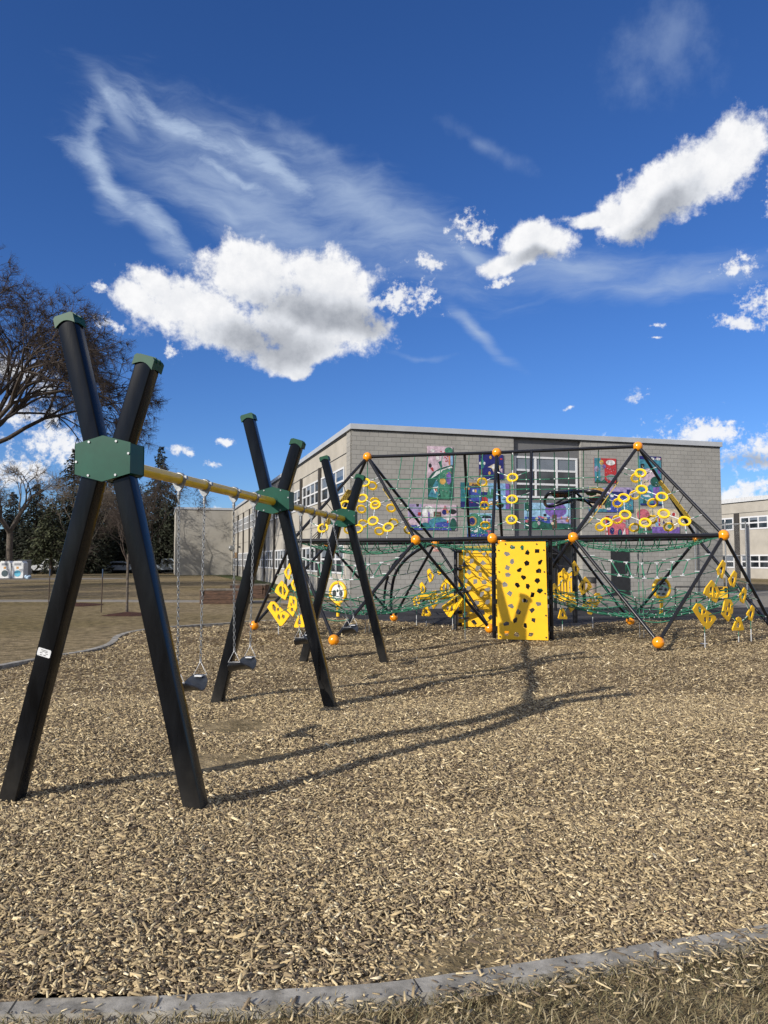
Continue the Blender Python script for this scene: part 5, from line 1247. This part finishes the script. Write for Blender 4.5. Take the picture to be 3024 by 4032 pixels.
spruce(gnd(203,84),8.0,3.4,10,'spreading pine with a bare lower trunk above the white pickup',m=M_needle2,sparse=.7,low=.30,name='pine_tree')
spruce(gnd(350,112),12.5,6,14,'dark spruce at the back of the row, seen through the near legs')
# ------------------------------------------------------------------ far left street
def bxp(mb,par,name,m,bevel=0): return mb.build(name,m,par,bevel=bevel)
def bin_(px0,px1,pyt,pyb,lab,logo,d=.9,Yo=None):
    g=G(px0,pyb); Y=g.y if Yo is None else Yo; a=P(px0,pyb,Y); b4=P(px1,pyt,Y); w=b4.x-a.x; h=b4.z+.04
    e=empty('donation_bin',Vector((a.x,Y,-.04)),lab,'donation bin','white donation bins by the road')
    mb=MB(); c=.18*w; mb.plate(Vector((0,d/2,0)),Vector((1,0,0)),UZ,[(0,.04),(w,.04),(w,h-c),(w-c,h),(c,h),(0,h-c)],[],d); bxp(mb,e,'body',M_binw,.01)
    mb=MB(); mb.fbox(lambda a_,d_,z:(a_,d_,z),w*.22,w*.78,-.03,-.002,h*.76,h*.88); bxp(mb,e,'chute',M_bing)
    mb=MB(); mb.plate(Vector((w/2,-.008,h*.30)),Vector((1,0,0)),UZ,[(w*.28*math.cos(2*math.pi*i/20),w*.28*math.sin(2*math.pi*i/20)) for i in range(20)],[],.01); bxp(mb,e,'round_emblem',logo)
    mb=MB(); mb.fbox(lambda a_,d_,z:(a_,d_,z),w*.40,w*.60,-.012,-.002,h*.56,h*.68); bxp(mb,e,'orange_label',mat('orange_label',(.5,.25,.06),.6))
    mb=MB(); mb.fbox(lambda a_,d_,z:(a_,d_,z),w*.62,w*.88,-.03,-.002,h*.52,h*.58); bxp(mb,e,'latch',M_binw)
    return e
bin_(-5,43,2209,2277,'white steel donation bin with a dark round emblem at the left edge',mat('emblem_dark',(.03,.06,.075),.5))
bin_(45,93,2209,2277,'white steel donation bin with a light blue round emblem',mat('emblem_blue',(.10,.42,.58),.5))
g=G(68,2272); a=P(68,2272,g.y+2)
e=empty('storage_box',Vector((a.x,a.y,-.04)),'grey upright box standing behind the blue-emblem donation bin','box')
mb=MB(); w=P(106,2200,g.y+2).x-a.x; h=P(106,2204,g.y+2).z+.04; mb.fbox(lambda a_,d_,z:(a_,d_,z),0,w,0,1,.0,h-.12); bxp(mb,e,'body',M_bing,.02)
mb=MB(); mb.fbox(lambda a_,d_,z:(a_,d_,z),-.03,w+.03,-.03,1.03,h-.118,h); bxp(mb,e,'lid',mat('pale_lid',(.35,.36,.37),.5),.02)
g=G(110,2278); mb=MB(); r_=random.Random(3)
for i in range(5): mb.sphere((r_.uniform(-.25,.25),r_.uniform(-.15,.15),.16+r_.uniform(-.03,.08)),r_.uniform(.12,.2),10,7,(1.1,1,.9))
o=mb.build('plastic_bag',mat('pale_blue_plastic',(.35,.47,.60),.4,var=.5,scale=9)); o.location=(g.x,g.y,-.04); tag(o,'pale blue stuffed plastic bag on the ground beside the bins','bag')
def vehicle(px,Y,L,kind,label,m,rz=0):
    base=gnd(px,Y); base.z=-.03; e=empty('parked_'+kind,base,label,'pickup truck' if kind=='pickup' else 'car','vehicles parked along the street',rz=rz)
    H=1.85 if kind=='pickup' else 1.5; wd=1.9
    if kind=='pickup': prof=[(0,.45),(0,1.08),(.02,1.12),(2.25,1.12),(2.35,1.75),(2.7,1.85),(3.75,1.85),(4.35,1.2),(5.4,1.12),(5.6,.95),(5.6,.45)]
    else: prof=[(0,.4),(.0,.9),(.2,1.0),(.7,1.42),(1.2,1.5),(2.6,1.48),(3.4,1.02),(4.4,.88),(4.6,.7),(4.6,.4)]
    sc=L/prof[-1][0]; prof=[(x*sc,z) for x,z in prof]
    mb=MB(); mb.plate(Vector((-L/2,0,0)),Vector((1,0,0)),UZ,prof,[],wd); bxp(mb,e,'body',m,.05)
    gl=[(2.5,1.22),(2.75,1.72),(3.65,1.72),(4.1,1.22)] if kind=='pickup' else [(.75,1.0),(1.05,1.38),(2.5,1.36),(3.1,1.02)]
    for s in (-1,1):
        mb=MB(); mb.plate(Vector((-L/2,s*(wd/2+.004),0)),Vector((1,0,0)),UZ,[(x*sc,z) for x,z in gl],[],.012); bxp(mb,e,'side_window',M_glass_car)
        for x in (.18,.80):
            mb=MB(); c=Vector((-L/2+L*x,s*(wd/2-.08),.36)); mb.tube([c-Vector((0,.11,0)),c+Vector((0,.11,0))],.37,18); w_=bxp(mb,e,'wheel',M_tyre)
            mb=MB(); mb.tube([c+Vector((0,s*.1101,0)),c+Vector((0,s*.118,0))],.2,14); mb.build('rim',M_galv,w_)
        mb=MB(); mb.box((-L/2+.03,s*.75,.9),(.05,.2,.25)); bxp(mb,e,'tail_light',mat('tail_red',(.3,.01,.01),.3))
        mb=MB(); mb.box((L/2-.02,s*.72,.78),(.05,.3,.15)); bxp(mb,e,'headlight',M_alu)
vehicle(192,93,5.6,'pickup','white pickup truck parked behind the pine trunk',M_carw,math.radians(7))
vehicle(655,97,5.5,'pickup','silver blue pickup parked beside the far wing wall',M_carb,math.radians(7))
vehicle(490,98,4.6,'car','pale blue car seen between the near right leg and the sapling',M_carb,math.radians(7))
def house(px,Y,W,H,label,wallc,roofc,seed):
    b4=gnd(px,Y); e=empty('house',b4,label,'house','houses across the street',rz=math.radians(7))
    mb=MB(); mb.fbox(lambda a,d,z:(a,d,z),0,W,0,8,0,H); mb.build('wall',wallc,e)
    mb=MB(); o_=.5; vs=[(-o_,-o_,H),(W+o_,-o_,H),(W+o_,8+o_,H),(-o_,8+o_,H),(-o_+1.5,4,H+1.9),(W+o_-1.5,4,H+1.9)]
    mb.add(vs,[(0,1,5,4),(1,2,5),(2,3,4,5),(3,0,4),(0,3,2,1)]); mb.build('roof',roofc,e)
    for x in (W*.15,W*.45,W*.75):
        mb=MB(); mb.fbox(lambda a,d,z:(a,-d,z),x,x+1.5,.004,.02,1.1,2.3); w_=mb.build('window',M_glass,e)
        mb=MB()
        for (a0,a1,z0,z1) in ((x-.08,x+1.58,1.02,1.1),(x-.08,x+1.58,2.3,2.38),(x-.08,x,1.1,2.3),(x+1.5,x+1.58,1.1,2.3)): mb.fbox(lambda a,d,z:(a,-d,z),a0,a1,.003,.05,z0,z1)
        mb.build('frame',M_white,w_)
    mb=MB(); mb.fbox(lambda a,d,z:(a,-d,z),W*.64,W*.64+1,.004,.03,0,2.1); mb.build('door',M_pil,e)
M_sid=mat('tan_siding',(.26,.22,.165),.8,var=.1,scale=2); M_roofb=mat('brown_shingles',(.085,.06,.045),.9,var=.3,scale=6)
house(-120,118,14,2.9,'low tan house with brown roof behind the pale trunk, far left',M_sid,M_roofb,1)
house(420,128,13,2.9,'dim brown bungalow far behind the spruces',mat('brown_siding',(.16,.13,.10),.8,var=.1,scale=2),M_roofb,2)
# stakes and planter boxes
for px,pt,pb_,lab in ((191,2240,2378,'thin dark stake standing on the lawn behind the near left leg'),(398,2240,2407,'dark stake with a blue tip on the lawn between the near legs')):
    g=G(px,pb_); h=P(px,pt,g.y).z; e=empty('garden_stake',Vector((g.x,g.y,0)),lab,'stake','stakes marking the young trees')
    mb=MB(); mb.tube([(0,0,-.1),(.02,0,h*.8)],.018,6); mb.build('rod',mat('rusty_steel',(.05,.032,.022),.8),e)
    mb=MB(); mb.tube([(.0201,0,h*.8),(.03,0,h)],.020,6); mb.build('painted_tip',mat('blue_tip',(.02,.05,.11),.6),e)
def planter(px0,px1,pyb,h,label,dep):
    a=G(px0,pyb); b4=P(px1,pyb,a.y); w=b4.x-a.x; e=empty('timber_planter',Vector((a.x,a.y,-.04)),label,'planter box','raised timber garden boxes on the lawn')
    n=3; bh=h/n
    for i in range(n):
        for (x0,x1,y0,y1) in ((0.12,w-.12,0,.12),(.12,w-.12,dep-.12,dep),(0,.118,0,dep),(w-.118,w,0,dep)):
            mb=MB(); o_=random.uniform(-.012,.012); mb.fbox(lambda a_,d_,z:(a_,d_,z),x0+(.03*i if x0>.1 else 0),x1,y0+o_,y1+o_,i*bh+.003,(i+1)*bh-.003); mb.build('timber_board',M_timber if i<2 or y0>0 else M_timber,e,bevel=.008)
    mb=MB(); mb.fbox(lambda a_,d_,z:(a_,d_,z),-.01,w+.01,-.02,.13,h,h+.03); mb.fbox(lambda a_,d_,z:(a_,d_,z),-.01,w+.01,dep-.13,dep+.02,h,h+.03); mb.build('cap_board',M_timber2,e)
    mb=MB(); mb.fbox(lambda a_,d_,z:(a_,d_,z),.12,w-.12,.12,dep-.12,0,h-.1); mb.build('soil',M_mulch,e)
planter(786,975,2374,.52,'nearer reddish timber garden box on the lawn, left of the middle frame',1.2)
planter(905,1044,2353,.58,'farther reddish timber garden box partly behind the middle swing frame',1.3)
# litter on chips
g=G(2770,2541); mb=MB(); mb.plate(Vector((0,0,0)),Vector((1,0,0)),Vector((0,1,.15)).normalized(),[(-.07,-.02),(-.02,-.04),(.08,-.01),(.05,.05),(-.05,.04)],[],.004); o=mb.build('paper_scrap',mat('white_paper',(.5,.5,.5),.8)); o.location=(g.x,g.y,.035); tag(o,'small crumpled white scrap on the chips right of the front ball foot','litter')
# ------------------------------------------------------------------ world
W=bpy.data.worlds.new('World'); S.world=W; W.use_nodes=True; nt=W.node_tree; nt.nodes.clear()
SUN=Vector((-3.62,-3.37,2.36)).normalized(); el=math.asin(SUN.z); 
def nd(t,**k):
    n=nt.nodes.new(t)
    for a,b in k.items(): setattr(n,a,b)
    return n
def math_(op,a,b=None,c=None):
    n=nd('ShaderNodeMath',operation=op)
    for i,v in enumerate((a,b,c)):
        if v is None: continue
        if isinstance(v,(int,float)): n.inputs[i].default_value=v
        else: nt.links.new(v,n.inputs[i])
    return n.outputs[0]
sky=nd('ShaderNodeTexSky',sky_type='NISHITA'); sky.sun_disc=False; sky.sun_elevation=el
sky.sun_rotation=math.atan2(SUN.x,SUN.y); sky.altitude=650; sky.air_density=1.0; sky.dust_density=.25; sky.ozone_density=2.6
hs=nd('ShaderNodeHueSaturation'); hs.inputs['Saturation'].default_value=1.14; hs.inputs['Value'].default_value=1.0; nt.links.new(sky.outputs[0],hs.inputs['Color'])
SKYG=nd('ShaderNodeMixRGB',blend_type='MULTIPLY'); SKYG.inputs[0].default_value=1; SKYG.inputs[2].default_value=(0.46,0.63,0.96,1); nt.links.new(hs.outputs[0],SKYG.inputs[1])
bg=nd('ShaderNodeBackground'); bg.inputs[1].default_value=.10; nt.links.new(SKYG.outputs[0],bg.inputs[0])
tc=nd('ShaderNodeTexCoord'); sx=nd('ShaderNodeSeparateXYZ'); nt.links.new(tc.outputs['Generated'],sx.inputs[0])
az=math_('ARCTAN2',sx.outputs[0],sx.outputs[1]); elv=math_('ARCSINE',sx.outputs[2])
cb=nd('ShaderNodeCombineXYZ'); nt.links.new(az,cb.inputs[0]); nt.links.new(elv,cb.inputs[1])
def ae(px,py): d=ray(px,py).normalized(); return (math.atan2(d.x,d.y),math.asin(d.z))
def noise(vec,scale,detail,rough=.6,sc=None,rot=0,dist=0):
    if sc: mp=nd('ShaderNodeMapping'); mp.inputs['Scale'].default_value=sc; mp.inputs['Rotation'].default_value=(0,0,rot); nt.links.new(vec,mp.inputs[0]); vec=mp.outputs[0]
    n=nd('ShaderNodeTexNoise'); n.inputs['Scale'].default_value=scale; n.inputs['Detail'].default_value=detail; n.inputs['Roughness'].default_value=rough; n.inputs['Distortion'].default_value=dist
    nt.links.new(vec,n.inputs['Vector']); return n
# domain warp
nw=noise(cb.outputs[0],9,3,.5); vm=nd('ShaderNodeVectorMath',operation='SUBTRACT'); vm.inputs[1].default_value=(.5,.5,.5); nt.links.new(nw.outputs['Color'],vm.inputs[0])
vs_=nd('ShaderNodeVectorMath',operation='SCALE'); vs_.inputs['Scale'].default_value=.05; nt.links.new(vm.outputs[0],vs_.inputs[0])
va=nd('ShaderNodeVectorMath',operation='ADD'); nt.links.new(cb.outputs[0],va.inputs[0]); nt.links.new(vs_.outputs[0],va.inputs[1]); WP=va.outputs[0]
def ell(vec,px,py,rx,ry,rot=0):
    u,v=ae(px,py); k=1/FPX; c=math.cos(u)*math.cos(v)  # angular size
    kx=k*math.cos(math.atan(abs(px-CXP)/FPX)); ky=k*math.cos(v)**2
    mp=nd('ShaderNodeMapping',vector_type='TEXTURE'); mp.inputs['Location'].default_value=(u,v,0); mp.inputs['Rotation'].default_value=(0,0,-rot); mp.inputs['Scale'].default_value=(rx*kx,ry*ky,1)
    nt.links.new(vec,mp.inputs[0]); l=nd('ShaderNodeVectorMath',operation='LENGTH'); nt.links.new(mp.outputs[0],l.inputs[0]); return math_('SUBTRACT',1.0,l.outputs['Value'])
def field(vec,blobs,sm=.25):
    out=None
    for b_ in blobs:
        e=ell(vec,*b_); out=e if out is None else math_('SMOOTH_MAX',out,e,sm)
    return out
BIG=[(540,1185,140,55,.05),(620,1125,95,80,.1),(760,1190,290,150,.1),(1000,1070,250,170,0),(1280,1110,250,165,.25),(1250,1270,330,170,.15),(900,1310,240,110,.25),(1180,1400,210,60,-.15),(1190,1448,50,40,0),
     (2310,838,130,40,-.02),(2430,815,150,75,-.2),(2540,795,230,145,-.3),(2700,720,235,155,-.5),(2890,590,175,150,-.7),(2110,945,150,95,-.12),(2000,1030,140,42,-.15)]
SML=[(1875,908,130,74,.05),(1590,1165,150,66,0),(1480,1160,80,34,.3),(1680,1048,90,34,.2),(2905,1045,75,42,.1),(3010,1170,110,90,-.3),(2900,1265,110,34,.0),(3050,820,60,150,0),(2680,1755,230,95,0),(2800,1720,150,60,0),(3000,1785,190,90,0),(2930,1950,190,52,0),(2870,1960,80,40,0),
     (889,1750,48,16,0),(842,1831,32,15,0),(2482,1572,62,24,0),(2255,1605,30,12,0),(683,1362,36,40,0),(395,1152,45,24,0),(445,1270,80,28,.3),(2600,1300,44,12,0),(690,1790,60,28,0),(740,1805,30,16,0),
     (70,1490,150,90,0),(220,1730,200,130,0),(90,1850,150,90,0),(60,1640,110,60,0),(870,2015,90,14,0),(2005,1095,70,22,0),(2580,1350,40,9,0)]
nA=noise(cb.outputs[0],13,9,.62); nB=noise(cb.outputs[0],42,8,.66); nD=noise(cb.outputs[0],130,5,.65)
nsum=math_('ADD',math_('MULTIPLY',math_('SUBTRACT',nA.outputs['Fac'],.5),1.35),math_('ADD',math_('MULTIPLY',math_('SUBTRACT',nB.outputs['Fac'],.5),1.05),math_('MULTIPLY',math_('SUBTRACT',nD.outputs['Fac'],.5),.22)))
nsm=math_('ADD',math_('MULTIPLY',math_('SUBTRACT',nB.outputs['Fac'],.5),3.2),math_('MULTIPLY',math_('SUBTRACT',nD.outputs['Fac'],.5),2.2))
fb_=field(WP,BIG); fs_=field(WP,SML,.15)
fbn=math_('ADD',fb_,nsum); fsn=math_('ADD',fs_,nsm)
def sstep(x,a,b):
    n=nd('ShaderNodeMapRange',interpolation_type='SMOOTHSTEP'); n.inputs[1].default_value=a; n.inputs[2].default_value=b; nt.links.new(x,n.inputs[0]); return n.outputs[0]
mb1=sstep(fbn,-.02,.42); mb2=sstep(fsn,.05,.95)
cum=math_('MAXIMUM',mb1,math_('MULTIPLY',mb2,.93))
# light side versus thick base
GR=[(1270,1230,330,110,.2),(1060,1350,330,110,.05),(1420,1260,160,120,.3),(2600,860,260,90,-.35),(2120,1010,110,40,0),(2950,1830,180,40,0)]
gf=field(WP,GR,.3); nC=noise(cb.outputs[0],16,7,.6)
sh=sstep(math_('ADD',gf,math_('MULTIPLY',math_('SUBTRACT',nC.outputs['Fac'],.5),1.1)),-.25,.75)
detail=sstep(math_('ADD',nB.outputs['Fac'],math_('MULTIPLY',nA.outputs['Fac'],.6)),.60,.98)
shade=math_('ADD',math_('MULTIPLY',sh,.70),math_('MULTIPLY',math_('SUBTRACT',1.0,detail),.17))
cr=nd('ShaderNodeValToRGB'); c_=cr.color_ramp; c_.elements[0].position=0; c_.elements[0].color=(.76,.76,.77,1); c_.elements[1].position=.92; c_.elements[1].color=(.25,.27,.31,1)
e_=c_.elements.new(.35); e_.color=(.56,.58,.62,1); nt.links.new(shade,cr.inputs[0])
bc=nd('ShaderNodeBackground'); bc.inputs[1].default_value=1.0; nt.links.new(cr.outputs[0],bc.inputs[0])
# cirrus
CI=[(1000,790,620,200,.42),(1500,880,600,180,.42),(700,520,300,70,.40),(380,680,180,70,1.05),(560,860,330,65,.62),(1000,640,420,130,.42),(1450,830,560,130,.50),(1850,1000,260,60,.42),(900,830,520,110,.35),(2250,1070,380,110,.10),(2650,1100,380,80,-.02),(1880,1290,210,36,.70),(450,430,150,60,.7)]
CJ=[(2620,180,300,330,-.8),(2520,330,120,160,-.3),(1650,1400,170,22,0),(1200,560,300,90,.5),(1900,560,300,50,.5)]
nS=noise(WP,9,8,.62,sc=(1.2,5.5,1),rot=.45,dist=.6); nT=noise(WP,22,8,.7,sc=(1.0,3.0,1),rot=.4,dist=.3)
ci=sstep(math_('ADD',math_('MULTIPLY',field(WP,CI,.3),.75),math_('ADD',math_('MULTIPLY',math_('SUBTRACT',nS.outputs['Fac'],.5),.95),math_('MULTIPLY',math_('SUBTRACT',nT.outputs['Fac'],.5),.32))),-.25,1.2)
cj=sstep(math_('ADD',field(WP,CJ,.3),math_('MULTIPLY',math_('SUBTRACT',nA.outputs['Fac'],.5),2.2)),.1,1.3)
edge=sstep(math_('ADD',field(WP,[(320,600,150,60,.2),(430,720,170,60,1.0),(640,880,220,48,.68),(480,410,110,45,.25),(740,510,290,50,.36),(1080,650,240,55,.5),(930,690,170,24,.3),(350,500,60,130,.5)],.2),math_('MULTIPLY',math_('SUBTRACT',nT.outputs['Fac'],.5),1.6)),.0,.9)
cir=math_('MINIMUM',math_('ADD',math_('ADD',math_('MULTIPLY',ci,.80),math_('MULTIPLY',cj,.30)),math_('MULTIPLY',edge,.42)),.85)
bci=nd('ShaderNodeBackground'); bci.inputs[0].default_value=(.48,.60,.80,1); bci.inputs[1].default_value=.75
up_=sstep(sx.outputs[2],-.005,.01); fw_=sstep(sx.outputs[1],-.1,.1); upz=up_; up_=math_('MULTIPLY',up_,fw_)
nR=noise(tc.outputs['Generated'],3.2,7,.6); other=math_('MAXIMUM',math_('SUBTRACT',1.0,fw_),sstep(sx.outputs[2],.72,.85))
fill_clouds=math_('MULTIPLY',math_('MULTIPLY',sstep(nR.outputs['Fac'],.44,.56),other),upz)  # unseen bright clouds behind and overhead, added to lift the shadow fill
bfill=nd('ShaderNodeBackground'); bfill.inputs[0].default_value=(.80,.80,.80,1); bfill.inputs[1].default_value=.8
m1=nd('ShaderNodeMixShader'); nt.links.new(math_('MULTIPLY',cir,up_),m1.inputs[0]); nt.links.new(bg.outputs[0],m1.inputs[1]); nt.links.new(bci.outputs[0],m1.inputs[2])
m2=nd('ShaderNodeMixShader'); nt.links.new(math_('MULTIPLY',cum,up_),m2.inputs[0]); nt.links.new(m1.outputs[0],m2.inputs[1]); nt.links.new(bc.outputs[0],m2.inputs[2])
m3=nd('ShaderNodeMixShader'); nt.links.new(fill_clouds,m3.inputs[0]); nt.links.new(m2.outputs[0],m3.inputs[1]); nt.links.new(bfill.outputs[0],m3.inputs[2])
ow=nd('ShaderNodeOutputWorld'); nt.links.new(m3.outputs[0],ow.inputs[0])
# sun
ld=bpy.data.lights.new('sun','SUN'); ld.energy=4.3; ld.angle=math.radians(.53); ld.color=(1,.93,.82); lo=bpy.data.objects.new('sun',ld); COL.objects.link(lo)
lo.rotation_euler=SUN.to_track_quat('Z','Y').to_euler(); lo.location=(-10,-10,20)
cam=bpy.data.cameras.new('camera'); co=bpy.data.objects.new('camera',cam); COL.objects.link(co); S.camera=co
cam.sensor_fit='VERTICAL'; cam.sensor_height=36; cam.lens=FPX/4032*36; cam.clip_end=3000; cam.clip_start=.05
co.location=EYE; co.rotation_euler=(math.pi/2+TH,0,0)
S.view_settings.view_transform='Standard'; S.view_settings.look='None'; S.view_settings.exposure=0.35; S.view_settings.gamma=1
